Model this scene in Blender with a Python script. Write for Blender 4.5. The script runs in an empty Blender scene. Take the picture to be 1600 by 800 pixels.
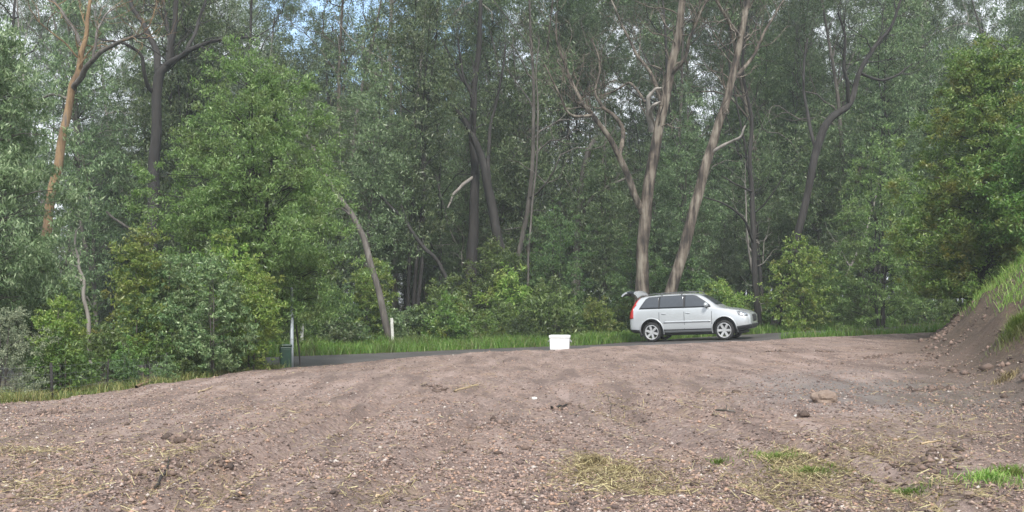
import bpy, bmesh, math, random
import numpy as np
from mathutils import Vector, Matrix
from mathutils.bvhtree import BVHTree

PI = math.pi
rng = np.random.default_rng(7)
random.seed(7)
SC = bpy.context.scene
COL = SC.collection

# ------------------------------------------------------------------ survey
FOC, HZ, EYE = 1640.0, 470.0, 1.6          # photo focal length / horizon row (px), eye height


def at(px, py, Y):
    """point seen at photo pixel (px,py) at distance Y in front of the camera"""
    return np.array([(px - 800) / FOC * Y, Y, EYE + (HZ - py) / FOC * Y])


# ------------------------------------------------------------------ value noise
_LAT = np.random.default_rng(3).random((256, 256))


def vnoise(x, y, s=1.0, o=0.0):
    x = np.asarray(x, float) / s + o * 17.3
    y = np.asarray(y, float) / s + o * 31.7
    xi = np.floor(x).astype(int); yi = np.floor(y).astype(int)
    fx = x - xi; fy = y - yi
    fx = fx * fx * (3 - 2 * fx); fy = fy * fy * (3 - 2 * fy)
    g = lambda a, b: _LAT[a & 255, b & 255]
    return ((g(xi, yi) * (1 - fx) + g(xi + 1, yi) * fx) * (1 - fy)
            + (g(xi, yi + 1) * (1 - fx) + g(xi + 1, yi + 1) * fx) * fy) - 0.5


def sstep(a, b, x):
    t = np.clip((np.asarray(x, float) - a) / (b - a), 0, 1)
    return t * t * (3 - 2 * t)


# ------------------------------------------------------------------ land
PAD = np.array([(-7.9, 15.9), (-7.45, 17.3), (-6.85, 20.2), (-6.0, 24.5), (-5.4, 26), (-3.6, 29.0), (-1, 32.2),
                (1.05, 34.4), (4.7, 36.2), (9.3, 37.4), (14.8, 38.5), (26, 40), (30, -6), (-16, -6), (-11.5, 8), (-9.2, 12.5)])
ROAD = np.array([(-44, 4), (-28, 15), (-18.5, 21.8), (-12, 26.2), (-4.6, 31.4), (3.0, 38.0), (8, 41.3), (14, 42.9), (22, 43.6), (60, 44)])
BANK = np.array([(17.9, 40.5), (15.0, 36.5), (12.5, 31), (10.7, 26), (9.1, 21), (7.6, 16), (6.3, 11), (5.3, 6), (4.6, -4)])


def seg_dist(x, y, P, closed=False):
    x = np.asarray(x, float); y = np.asarray(y, float)
    d = np.full(x.shape, 1e9)
    Q = np.vstack([P, P[:1]]) if closed else P
    for a, b in zip(Q[:-1], Q[1:]):
        ab = b - a
        t = np.clip(((x - a[0]) * ab[0] + (y - a[1]) * ab[1]) / (ab @ ab), 0, 1)
        d = np.minimum(d, np.hypot(x - a[0] - t * ab[0], y - a[1] - t * ab[1]))
    return d


def inside(x, y, P):
    x = np.asarray(x, float); y = np.asarray(y, float)
    c = np.zeros(x.shape, bool)
    for (x0, y0), (x1, y1) in zip(P, np.roll(P, -1, 0)):
        k = (y0 > y) != (y1 > y)
        c ^= k & (x < (x1 - x0) * (y - y0) / ((y1 - y0) if y1 != y0 else 1e-9) + x0)
    return c


def pad_sd(x, y):
    d = seg_dist(x, y, PAD, True)
    return np.where(inside(x, y, PAD), d, -d) + 0.45 * vnoise(x, y, 1.3, 2) + 0.25 * vnoise(x, y, .45, 4)


def bank_sd(x, y):
    """distance to the right of the foot of the cut bank (positive inside the bank)"""
    yy = np.asarray(y, float)
    xf = np.interp(yy, BANK[::-1, 1], BANK[::-1, 0])
    return np.where(yy > 44, -5.0, (np.asarray(x, float) - xf) * 0.93)


def base_h(x, y):
    return -0.15 + 0.045 * np.clip(np.asarray(x, float) - 3.2, 0, 16)


def ground(x, y):
    x = np.asarray(x, float); y = np.asarray(y, float)
    sd = pad_sd(x, y)
    m = sstep(-0.25, 0.35, sd)
    rd = seg_dist(x, y, ROAD)
    off = sstep(3.0, 5.0, rd)
    zb = base_h(x, y) - 0.02 + off * (0.10 * vnoise(x, y, 6, 1) + 0.08 * vnoise(x, y, 1.7, 5) + 0.04)
    left = sstep(-3, -9, x) * (1 - m) * sstep(3.0, 4.5, rd)
    zb = zb + left * 0.05
    zp = 0.031 * np.clip(x - 1, 0, 40) + 0.10 * vnoise(x, y, 5.5, 7) + 0.06 * vnoise(x, y, 1.9, 8)
    rough = 0.4 + 1.2 * np.clip(vnoise(x, y, 4, 21) + .4, 0, 1)
    zp = zp + rough * (0.03 * vnoise(x, y, 0.55, 9) + 0.02 * vnoise(x, y, 0.22, 10))
    # wheel ruts of the earth mover
    for (x0, s, ph, w) in ((-2.9, .03, 0, .17), (-2.35, .03, .1, .17), (-1.1, .08, 1, .2), (2.2, -.12, 2, .2), (3.3, -.14, 2.4, .2)):
        cx = x0 + s * (y - 8) + .16 * np.sin(y * .5 + ph)
        dd = np.abs(x - cx)
        zp = zp - 0.08 * np.exp(-(dd / w) ** 2) * sstep(22, 14, y) + 0.05 * np.exp(-((dd - .27) / .12) ** 2) * sstep(22, 14, y)
    b = bank_sd(x, y) + 0.5 * vnoise(x, y, 2.2, 11) + .22 * vnoise(x, y, .8, 12)
    hb = 2.3 * sstep(-0.5, 2.7, b) + 0.35 * sstep(3.0, 9, b)
    hb = hb * (1 + .12 * vnoise(x, y, 1.6, 13)) + sstep(0, .8, b) * (.42 * vnoise(x, y, .85, 14) + .26 * vnoise(x, y, .33, 15))
    hb = hb * sstep(41.5, 37.5, y)
    return zb * (1 - m) + zp * m + hb


def gz(x, y):
    return float(ground(np.array([x]), np.array([y]))[0])


# ------------------------------------------------------------------ objects
def tag(o, label=None, cat=None, group=None, kind=None):
    if label: o['label'] = label
    if cat: o['category'] = cat
    if group: o['group'] = group
    if kind: o['kind'] = kind
    return o


def empty(name, loc, rz=0.0, scale=1.0):
    o = bpy.data.objects.new(name, None)
    o.empty_display_size = .3
    COL.objects.link(o)
    o.location = loc; o.rotation_euler = (0, 0, rz); o.scale = (scale,) * 3
    return o


def link(name, me, parent=None, mat=None):
    if mat is not None and not me.materials:
        me.materials.append(mat)
    o = bpy.data.objects.new(name, me)
    COL.objects.link(o)
    if parent is not None:
        o.parent = parent
    return o


def mk_mesh(name, V, Q=None, T=None, smooth=False):
    V = np.asarray(V, np.float32)
    me = bpy.data.meshes.new(name)
    nq = 0 if Q is None else len(Q); nt = 0 if T is None else len(T)
    me.vertices.add(len(V)); me.vertices.foreach_set('co', V.ravel())
    idx = []
    if nq: idx.append(np.asarray(Q, np.int32).ravel())
    if nt: idx.append(np.asarray(T, np.int32).ravel())
    idx = np.concatenate(idx)
    me.loops.add(len(idx)); me.loops.foreach_set('vertex_index', idx)
    me.polygons.add(nq + nt)
    st = np.concatenate([np.arange(nq) * 4, nq * 4 + np.arange(nt) * 3]).astype(np.int32)
    me.polygons.foreach_set('loop_start', st)
    me.polygons.foreach_set('loop_total', np.concatenate([np.full(nq, 4), np.full(nt, 3)]).astype(np.int32))
    if smooth: me.polygons.foreach_set('use_smooth', np.ones(nq + nt, bool))
    me.update(calc_edges=True); me.validate()
    return me


class Tubes:
    """collects tapered tubes into one mesh"""
    def __init__(self): self.V = []; self.Q = []; self.n = 0

    def add(self, P, R, n=6, lump=0.0, seed=0):
        P = np.asarray(P, float); R = np.asarray(R, float)
        k = len(P)
        T = np.gradient(P, axis=0); T /= np.linalg.norm(T, axis=1)[:, None] + 1e-9
        ref = np.array([1.0, 0, 0]) if abs(T[0][0]) < .8 else np.array([0, 1.0, 0])
        rings = []
        rs = np.random.default_rng(seed)
        a = np.arange(n) / n * 2 * PI
        lob = 1 + lump * np.interp(a, np.linspace(0, 2 * PI, 9), np.append(q := rs.uniform(-1, 1, 8), q[0]))
        for i in range(k):
            u = ref - T[i] * (ref @ T[i]); u /= np.linalg.norm(u); ref = u
            v = np.cross(T[i], u)
            rr = R[i] * lob * (1 + lump * .5 * rs.uniform(-1, 1, n))
            rings.append(P[i] + np.outer(np.cos(a) * rr, u) + np.outer(np.sin(a) * rr, v))
        self.V.append(np.vstack(rings))
        i = np.arange(k - 1)[:, None] * n; j = np.arange(n)[None, :]; j2 = (j + 1) % n
        q = np.stack([i + j, i + j2, i + n + j2, i + n + j], -1).reshape(-1, 4) + self.n
        self.Q.append(q); self.n += k * n

    def mesh(self, name): return mk_mesh(name, np.vstack(self.V), np.vstack(self.Q), smooth=True)


def unit(a): return a / (np.linalg.norm(a, axis=-1, keepdims=True) + 1e-9)


def spline(P, m):
    """smooth resample of control points (any columns) to m rows"""
    P = np.asarray(P, float); n = len(P)
    E = np.vstack([2 * P[0] - P[1], P, 2 * P[-1] - P[-2]])
    out = []
    for t in np.linspace(0, n - 1 - 1e-6, m):
        i = int(t); f = t - i
        a, b, c, d = E[i], E[i + 1], E[i + 2], E[i + 3]
        out.append(.5 * (2 * b + (c - a) * f + (2 * a - 5 * b + 4 * c - d) * f * f + (3 * b - a - 3 * c + d) * f ** 3))
    return np.array(out)


def leaf_mesh(name, C, L, W, droop, r, flat=0.0):
    """one small kite shaped leaf per centre; droop pulls the leaf axis down"""
    n = len(C)
    a = r.normal(0, 1, (n, 3)); a[:, 2] *= (1 - flat)
    a = unit(a); a[:, 2] -= droop; a = unit(a)
    s = unit(np.cross(a, unit(r.normal(0, 1, (n, 3)))))
    l = (L * r.uniform(.6, 1.35, n))[:, None]; w = (W * r.uniform(.7, 1.3, n))[:, None]
    V = np.stack([C - a * l * .5, C + s * w * .5 - a * l * .08, C + a * l * .5, C - s * w * .5 - a * l * .08], 1).reshape(-1, 3)
    return mk_mesh(name, V, np.arange(4 * n).reshape(-1, 4))


def clumps(centres, rad, per, r, squash=.75, sub=5):
    """leaf centres: each clump is a few smaller tufts round its centre"""
    out = []
    for c, R in zip(centres, rad):
        k = max(2, int(sub * r.uniform(.7, 1.4)))
        t = c + r.normal(0, 1, (k, 3)) * R * np.array([.66, .66, .66 * squash])
        n = max(6, int(per * r.uniform(.6, 1.4)))
        ix = r.integers(0, k, n)
        out.append(t[ix] + r.normal(0, 1, (n, 3)) * R * np.array([.22, .22, .22 * squash]))
    return np.vstack(out)


def grow(tb, p, d, L, rad, lvl, r, tips, up=.15, wander=.28, nch=4, tipr=.5, n=5):
    k = 6
    P = [np.array(p, float)]; d = np.array(d, float)
    for i in range(k):
        d = unit(d + r.normal(0, wander, 3) + np.array([0, 0, up]))
        P.append(P[-1] + d * L / k)
    P = np.array(P)
    tb.add(P, np.linspace(rad, rad * .35, k + 1), n, .08, int(r.integers(1e6)))
    if lvl <= 0:
        for t in (.55, .8, 1.0):
            tips.append((P[0] + (P[-1] - P[0]) * 0 + P[min(k, int(t * k))] + r.normal(0, .1, 3), tipr * r.uniform(.7, 1.25)))
        return
    for j in range(nch):
        t = r.uniform(.35, 1.0) if j else 1.0
        q = P[min(k, int(t * k))]
        dd = unit(d + r.normal(0, .75, 3) + np.array([0, 0, .1]))
        grow(tb, q, dd, L * r.uniform(.45, .7), max(.008, rad * .45), lvl - 1, r, tips, up, wander, max(2, nch - 1), tipr, max(3, n - 1))


# ------------------------------------------------------------------ materials
def new_mat(name):
    m = bpy.data.materials.new(name); m.use_nodes = True
    nt = m.node_tree
    b = nt.nodes['Principled BSDF']
    return m, nt, b


def ramp(nt, fac, stops):
    r = nt.nodes.new('ShaderNodeValToRGB')
    e = r.color_ramp.elements
    while len(e) < len(stops): e.new(.5)
    for el, (p, c) in zip(e, stops):
        el.position = p; el.color = (*c, 1)
    nt.links.new(fac, r.inputs[0])
    return r.outputs[0]


def noise_n(nt, scale, detail=4, vec=None, rough=.55):
    n = nt.nodes.new('ShaderNodeTexNoise'); n.inputs['Scale'].default_value = scale
    n.inputs['Detail'].default_value = detail; n.inputs['Roughness'].default_value = rough
    if vec is not None: nt.links.new(vec, n.inputs['Vector'])
    return n.outputs[0]


def mixc(nt, f, a, b, mode='MIX'):
    m = nt.nodes.new('ShaderNodeMix'); m.data_type = 'RGBA'; m.blend_type = mode
    for s, v in ((m.inputs[0], f), (m.inputs[6], a), (m.inputs[7], b)):
        if hasattr(v, 'is_linked'): nt.links.new(v, s)
        elif isinstance(v, tuple): s.default_value = (*v, 1)
        else: s.default_value = v
    return m.outputs[2]


def leaf_mat(name, stops, tint=None, rough=.42, trans=.3, tint_amt=.75, vary=True):
    m, nt, b = new_mat(name)
    geo = nt.nodes.new('ShaderNodeNewGeometry')
    oi = nt.nodes.new('ShaderNodeObjectInfo')
    stops = [(p, (q[0] * 1.72, q[1] * 1.78, q[2] * 1.38)) for p, q in stops]
    c = ramp(nt, geo.outputs['Random Per Island'], stops)
    if tint:
        tc = nt.nodes.new('ShaderNodeTexCoord')
        nz = noise_n(nt, 1.1, 3, tc.outputs['Object'])
        f = ramp(nt, nz, [(.5, (0, 0, 0)), (.68, (tint_amt,) * 3)])
        c = mixc(nt, f, c, tint)
    h = nt.nodes.new('ShaderNodeHueSaturation')
    mr = nt.nodes.new('ShaderNodeMapRange'); mr.inputs[3].default_value = .72 if vary else .95; mr.inputs[4].default_value = 1.3 if vary else 1.08
    nt.links.new(oi.outputs['Random'], mr.inputs[0]); nt.links.new(mr.outputs[0], h.inputs['Value'])
    mr2 = nt.nodes.new('ShaderNodeMapRange'); mr2.inputs[3].default_value = .485; mr2.inputs[4].default_value = .515
    nt.links.new(oi.outputs['Random'], mr2.inputs[0]); nt.links.new(mr2.outputs[0], h.inputs['Hue'])
    nt.links.new(c, h.inputs['Color'])
    nt.links.new(h.outputs[0], b.inputs['Base Color'])
    b.inputs['Roughness'].default_value = rough
    t = nt.nodes.new('ShaderNodeBsdfTranslucent'); nt.links.new(h.outputs[0], t.inputs['Color'])
    mx = nt.nodes.new('ShaderNodeMixShader'); mx.inputs[0].default_value = trans
    nt.links.new(b.outputs[0], mx.inputs[1]); nt.links.new(t.outputs[0], mx.inputs[2])
    nt.links.new(mx.outputs[0], nt.nodes['Material Output'].inputs[0])
    return m


def bark_mat(name, stops, bump=.6, scale=5.0):
    m, nt, b = new_mat(name)
    tc = nt.nodes.new('ShaderNodeTexCoord')
    mp = nt.nodes.new('ShaderNodeMapping'); mp.inputs['Scale'].default_value = (1, 1, .12)
    nt.links.new(tc.outputs['Object'], mp.inputs[0])
    n1 = noise_n(nt, scale, 6, mp.outputs[0], .65)
    n2 = noise_n(nt, scale * .35, 3, tc.outputs['Object'])
    f = nt.nodes.new('ShaderNodeMath'); f.operation = 'MULTIPLY_ADD'
    nt.links.new(n1, f.inputs[0]); f.inputs[1].default_value = .7
    g = nt.nodes.new('ShaderNodeMath'); g.operation = 'MULTIPLY'; g.inputs[1].default_value = .3
    nt.links.new(n2, g.inputs[0]); nt.links.new(g.outputs[0], f.inputs[2])
    nt.links.new(ramp(nt, f.outputs[0], stops), b.inputs['Base Color'])
    b.inputs['Roughness'].default_value = .85
    bp = nt.nodes.new('ShaderNodeBump'); bp.inputs['Strength'].default_value = bump; bp.inputs['Distance'].default_value = .04
    nt.links.new(n1, bp.inputs['Height']); nt.links.new(bp.outputs[0], b.inputs['Normal'])
    return m


def plain(name, col, rough=.5, metal=0.0, coat=0.0, var=.12, scale=8.0):
    """painted / moulded surface with slight dirt variation"""
    m, nt, b = new_mat(name)
    tc = nt.nodes.new('ShaderNodeTexCoord')
    nz = noise_n(nt, scale, 5, tc.outputs['Object'])
    d = tuple(c * (1 - var) for c in col)
    nt.links.new(ramp(nt, nz, [(.35, d), (.65, col)]), b.inputs['Base Color'])
    b.inputs['Roughness'].default_value = rough; b.inputs['Metallic'].default_value = metal
    b.inputs['Coat Weight'].default_value = coat
    return m


def g3(r, g, b): return (r, g, b)


LEAF = {
    'gum': leaf_mat('gum_leaves', [(0, (.030, .050, .026)), (.5, (.056, .086, .044)), (.85, (.095, .125, .075)), (1, (.16, .19, .12))], (.085, .10, .045), rough=.4, tint_amt=.8),
    'gumgrey': leaf_mat('grey_gum_leaves', [(0, (.036, .060, .032)), (.5, (.070, .104, .055)), (.85, (.115, .15, .092)), (1, (.18, .215, .155))], (.05, .075, .035), rough=.4, tint_amt=.8),
    'wattle': leaf_mat('wattle_leaves', [(0, (.022, .042, .018)), (.6, (.043, .075, .030)), (1, (.085, .118, .05))], (.07, .11, .03), .5),
    'oak': leaf_mat('she_oak_needles', [(0, (.020, .032, .020)), (.6, (.036, .055, .034)), (1, (.07, .09, .06))], None, .55),
    'bright': leaf_mat('bright_leaves', [(0, (.036, .062, .021)), (.5, (.068, .106, .035)), (.88, (.105, .145, .055)), (1, (.18, .22, .12))], (.11, .128, .042), .4, .34),
    'broad': leaf_mat('broad_leaves', [(0, (.032, .066, .016)), (.5, (.066, .118, .028)), (.9, (.11, .165, .05)), (1, (.20, .23, .12))], (.21, .20, .04), .4, .38, .85, False),
    'weep': leaf_mat('weeping_leaves', [(0, (.05, .075, .04)), (.5, (.095, .13, .075)), (.88, (.15, .18, .12)), (1, (.24, .27, .21))], None, .4, .3, .75, False),
    'yellow': leaf_mat('yellow_green_leaves', [(0, (.055, .095, .020)), (.5, (.092, .145, .032)), (1, (.19, .22, .08))], (.17, .15, .04), .42, .35),
    'blue': leaf_mat('blue_green_leaves', [(0, (.036, .068, .032)), (.5, (.072, .118, .056)), (1, (.19, .235, .15))], (.11, .12, .05), .38),
    'grey': leaf_mat('grey_leaves', [(0, (.075, .095, .075)), (.5, (.125, .15, .115)), (1, (.27, .29, .24))], None, .6),
    'fern': leaf_mat('fern_fronds', [(0, (.030, .065, .016)), (.6, (.06, .11, .028)), (1, (.11, .16, .05))], (.10, .08, .04), .5),
}
GRASS = leaf_mat('verge_grass', [(0, (.042, .086, .015)), (.5, (.072, .130, .024)), (.85, (.105, .150, .040)), (1, (.15, .14, .08))], (.10, .10, .04), .5, .4, .8)
GRASSB = leaf_mat('bank_grass', [(0, (.06, .125, .02)), (.5, (.11, .185, .038)), (1, (.21, .235, .10))], (.16, .15, .075), .5, .4)
STRAW = leaf_mat('dry_straw', [(0, (.05, .038, .026)), (.4, (.12, .090, .056)), (.75, (.20, .16, .10)), (1, (.32, .28, .20))], None, .7, .15)
BARK = {
    'gum': bark_mat('gum_bark', [(.40, (.020, .016, .013)), (.47, (.065, .051, .040)), (.53, (.128, .106, .082)), (.62, (.225, .20, .162))]),
    'pale': bark_mat('pale_bark', [(.3, (.13, .115, .10)), (.5, (.25, .23, .205)), (.75, (.40, .38, .355))]),
    'dark': bark_mat('dark_bark', [(.32, (.010, .009, .009)), (.55, (.028, .025, .023)), (.8, (.075, .068, .062))]),
    'orange': bark_mat('orange_bark', [(.32, (.045, .032, .024)), (.45, (.15, .095, .052)), (.56, (.25, .165, .085)), (.68, (.12, .10, .085))]),
    'grey': bark_mat('grey_bark', [(.34, (.032, .028, .024)), (.52, (.095, .084, .073)), (.7, (.21, .195, .175))]),
}

# ------------------------------------------------------------------ ground sheet
def axis(lo, hi, step, far_lo, far_hi):
    core = np.arange(lo, hi + 1e-6, step)
    a = [core]
    s = step; v = hi; up = []
    while v < far_hi: s *= 1.12; v += s; up.append(v)
    s = step; v = lo; dn = []
    while v > far_lo: s *= 1.12; v -= s; dn.append(v)
    return np.concatenate([dn[::-1], core, up])


xs = axis(-10, 15, .085, -400, 400)
ys1 = np.arange(6.5, 20, .06); ys2 = np.arange(20, 40.5, .12)
ys = np.concatenate([axis(6.5, 6.6, .06, -380, 6.6)[:-3], ys1, ys2, axis(40.5, 40.7, .15, 40.5, 400)[1:]])
ys = np.unique(np.round(ys, 4)); ys = ys[np.concatenate([[True], np.diff(ys) > .02])]
X, Y = np.meshgrid(xs, ys)
Z = ground(X.ravel(), Y.ravel())
nx, ny = len(xs), len(ys)
ii = (np.arange(ny - 1)[:, None] * nx + np.arange(nx - 1)[None, :]).ravel()
gme = mk_mesh('ground', np.stack([X.ravel(), Y.ravel(), Z], 1), np.stack([ii, ii + 1, ii + nx + 1, ii + nx], 1), smooth=True)
# surface zones: R bare pad, G bank soil, B wet clay, A unused
sd = pad_sd(X.ravel(), Y.ravel()); bd = bank_sd(X.ravel(), Y.ravel())
wet = sstep(.9, .2, np.hypot((X.ravel() - 6.0) / 3.4, (Y.ravel() - 17) / 6.0) + .5 * vnoise(X.ravel(), Y.ravel(), 1.6, 30))
zone = np.stack([sstep(-.15, .2, sd), sstep(-2.4, .6, bd + 1.2 * vnoise(X.ravel(), Y.ravel(), 1.2, 31)), wet, np.ones_like(sd)], 1).astype(np.float32)
ca = gme.color_attributes.new('zone', 'FLOAT_COLOR', 'POINT'); ca.data.foreach_set('color', zone.ravel())

m, nt, b = new_mat('earth')
tc = nt.nodes.new('ShaderNodeTexCoord'); V = tc.outputs['Object']
zn = nt.nodes.new('ShaderNodeVertexColor'); zn.layer_name = 'zone'
sp = nt.nodes.new('ShaderNodeSeparateColor'); nt.links.new(zn.outputs[0], sp.inputs[0])
big = noise_n(nt, .45, 5, V, .6); mid = noise_n(nt, 2.6, 6, V, .65); fine = noise_n(nt, 16, 6, V, .7); grit = noise_n(nt, 60, 4, V, .7)
vor = nt.nodes.new('ShaderNodeTexVoronoi'); vor.inputs['Scale'].default_value = 26; nt.links.new(V, vor.inputs['Vector'])
c = ramp(nt, mid, [(.30, (.135, .093, .077)), (.5, (.242, .172, .142)), (.7, (.315, .232, .196))])
c = mixc(nt, ramp(nt, big, [(.42, (0, 0, 0)), (.62, (.75,) * 3)]), c, (.215, .164, .146))
c = mixc(nt, ramp(nt, fine, [(.38, (.8,) * 3), (.5, (0, 0, 0))]), c, (.13, .09, .073))
c = mixc(nt, ramp(nt, fine, [(.56, (0, 0, 0)), (.72, (.6,) * 3)]), c, (.48, .385, .33))
pb = nt.nodes.new('ShaderNodeSeparateColor'); nt.links.new(vor.outputs['Color'], pb.inputs[0])
c = mixc(nt, ramp(nt, pb.outputs[0], [(.70, (0, 0, 0)), (.78, (.55,) * 3)]), c, ramp(nt, pb.outputs[1], [(0, (.42, .32, .27)), (.5, (.24, .17, .145)), (.8, (.44, .30, .23)), (1, (.52, .46, .42))]))
straw = noise_n(nt, 1.4, 5, V, .7)
c = mixc(nt, ramp(nt, straw, [(.56, (0, 0, 0)), (.70, (.5,) * 3)]), c, (.30, .205, .115))
wf = nt.nodes.new('ShaderNodeMath'); wf.operation = 'MULTIPLY'; wf.inputs[1].default_value = .8; nt.links.new(sp.outputs[2], wf.inputs[0])
c = mixc(nt, wf.outputs[0], c, mixc(nt, mid, (.15, .13, .125), (.255, .23, .225)))
soil = ramp(nt, fine, [(.3, (.036, .025, .018)), (.5, (.082, .057, .041)), (.72, (.165, .12, .086))])
soil = mixc(nt, ramp(nt, big, [(.45, (0, 0, 0)), (.6, (.5,) * 3)]), soil, (.14, .095, .07))
wv = nt.nodes.new('ShaderNodeMapping'); wv.inputs['Scale'].default_value = (1.3, .22, 1); wv.inputs['Rotation'].default_value = (0, 0, .35); nt.links.new(V, wv.inputs[0])
drag = noise_n(nt, 1.6, 5, wv.outputs[0], .6)
c = mixc(nt, ramp(nt, drag, [(.38, (.75,) * 3), (.49, (0, 0, 0))]), c, (.13, .092, .078))
c = mixc(nt, ramp(nt, drag, [(.55, (0, 0, 0)), (.66, (.6,) * 3)]), c, (.38, .29, .255))
c = mixc(nt, sp.outputs[1], c, soil)
litter = ramp(nt, fine, [(.3, (.035, .034, .018)), (.55, (.075, .07, .035)), (.75, (.15, .115, .07))])
c = mixc(nt, sp.outputs[0], litter, c)
nt.links.new(c, b.inputs['Base Color'])
rr = nt.nodes.new('ShaderNodeMapRange'); rr.inputs[3].default_value = .85; rr.inputs[4].default_value = .36
nt.links.new(sp.outputs[2], rr.inputs[0]); nt.links.new(rr.outputs[0], b.inputs['Roughness'])
ad = nt.nodes.new('ShaderNodeMath'); ad.operation = 'MULTIPLY_ADD'; ad.inputs[1].default_value = .5
nt.links.new(grit, ad.inputs[0]); nt.links.new(fine, ad.inputs[2])
bp = nt.nodes.new('ShaderNodeBump'); bp.inputs['Strength'].default_value = .9; bp.inputs['Distance'].default_value = .05
nt.links.new(ad.outputs[0], bp.inputs['Height']); nt.links.new(bp.outputs[0], b.inputs['Normal'])
tag(link('ground', gme, None, m), kind='structure')

# ------------------------------------------------------------------ road
cl = spline(ROAD, 260)
tg = np.gradient(cl, axis=0); tg /= np.linalg.norm(tg, axis=1)[:, None]
nrm = np.stack([-tg[:, 1], tg[:, 0]], 1)
cols = 9; RV = []
for j in range(cols):
    w = (j / (cols - 1) * 2 - 1) * 3.0
    edge = .18 * vnoise(cl[:, 0], cl[:, 1], .8, 40 + j) if j in (0, cols - 1) else 0
    p = cl + nrm * (w + edge)[:, None] if not np.isscalar(edge) else cl + nrm * w
    RV.append(np.column_stack([p, base_h(p[:, 0], p[:, 1]) + .03 * (1 - (w / 3) ** 2) + (.004 if abs(w) < 2.9 else -.02)]))
RV = np.stack(RV, 1).reshape(-1, 3)
i = (np.arange(259)[:, None] * cols + np.arange(cols - 1)[None, :]).ravel()
rme = mk_mesh('road', RV, np.stack([i, i + cols, i + cols + 1, i + 1], 1)[:, ::-1], smooth=True)
m, nt, b = new_mat('asphalt')
tc = nt.nodes.new('ShaderNodeTexCoord')
f1 = noise_n(nt, 1.2, 5, tc.outputs['Object']); f2 = noise_n(nt, 40, 4, tc.outputs['Object'], .7)
c = ramp(nt, f1, [(.35, (.045, .042, .042)), (.65, (.085, .08, .078))])
c = mixc(nt, ramp(nt, f2, [(.5, (0, 0, 0)), (.75, (.5,) * 3)]), c, (.16, .14, .13))
nt.links.new(c, b.inputs['Base Color']); b.inputs['Roughness'].default_value = .6
bp = nt.nodes.new('ShaderNodeBump'); bp.inputs['Strength'].default_value = .5; bp.inputs['Distance'].default_value = .02
nt.links.new(f2, bp.inputs['Height']); nt.links.new(bp.outputs[0], b.inputs['Normal'])
tag(link('road', rme, None, m), kind='structure')

# ------------------------------------------------------------------ loose stuff on the ground
def screen_spread(n, r, ylo=505, yhi=830, xlo=-60, xhi=1660):
    """points spread evenly over the part of the pad the photograph sees"""
    py = r.uniform(ylo, yhi, n); px = r.uniform(xlo, xhi, n)
    Yd = EYE * FOC / np.maximum(py - HZ, 40.0)
    x = (px - 800) / FOC * Yd
    k = (pad_sd(x, Yd) > .1) & (Yd < 39)
    return x[k], Yd[k]


OCT = np.array([(1, 0, 0), (-1, 0, 0), (0, 1, 0), (0, -1, 0), (0, 0, 1), (0, 0, -1)], float)
OCTF = np.array([(0, 2, 4), (2, 1, 4), (1, 3, 4), (3, 0, 4), (2, 0, 5), (1, 2, 5), (3, 1, 5), (0, 3, 5)])


def stones_mesh(name, x, y, size, r, squash=.65):
    n = len(x)
    z = ground(x, y)
    V = OCT[None] * r.uniform(.55, 1.25, (n, 6, 1)) + r.normal(0, .18, (n, 6, 3))
    V = V * size[:, None, None] * np.stack([r.uniform(.7, 1.4, n), r.uniform(.7, 1.4, n), np.full(n, squash)], 1)[:, None, :]
    a = r.uniform(0, 2 * PI, n); ca_, sa = np.cos(a)[:, None], np.sin(a)[:, None]
    W = np.stack([V[..., 0] * ca_ - V[..., 1] * sa, V[..., 0] * sa + V[..., 1] * ca_, V[..., 2]], -1)
    W += np.stack([x, y, z + size * .2], 1)[:, None, :]
    T = (np.arange(n)[:, None, None] * 6 + OCTF[None]).reshape(-1, 3)
    return mk_mesh(name, W.reshape(-1, 3), None, T)


def island_mat(name, stops, rough=.8):
    m, nt, b = new_mat(name)
    geo = nt.nodes.new('ShaderNodeNewGeometry')
    nt.links.new(ramp(nt, geo.outputs['Random Per Island'], stops), b.inputs['Base Color'])
    b.inputs['Roughness'].default_value = rough
    return m


r = np.random.default_rng(11)
x, y = screen_spread(150000, r)
k = r.random(len(x)) < (.3 + 1.4 * np.clip(vnoise(x, y, 1.1, 50) + .25, 0, 1)) * (1 - .93 * sstep(-.4, .6, bank_sd(x, y)))
x, y = x[k], y[k]
sz = np.clip(np.exp(r.normal(math.log(.0105), .45, len(x))), .004, .032) ; sz = np.maximum(sz, y / 1050 * r.uniform(.28, .6, len(y)))
tag(link('gravel', stones_mesh('gravel', x, y, sz, r), None,
         island_mat('gravel_stone', [(0, (.055, .04, .035)), (.28, (.13, .09, .076)), (.5, (.225, .158, .132)), (.7, (.29, .212, .18)), (.87, (.36, .225, .155)), (.965, (.37, .31, .28)), (1, (.50, .45, .40))])),
    'loose pinkish brown gravel strewn over the cleared dirt pad', kind='stuff')

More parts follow.
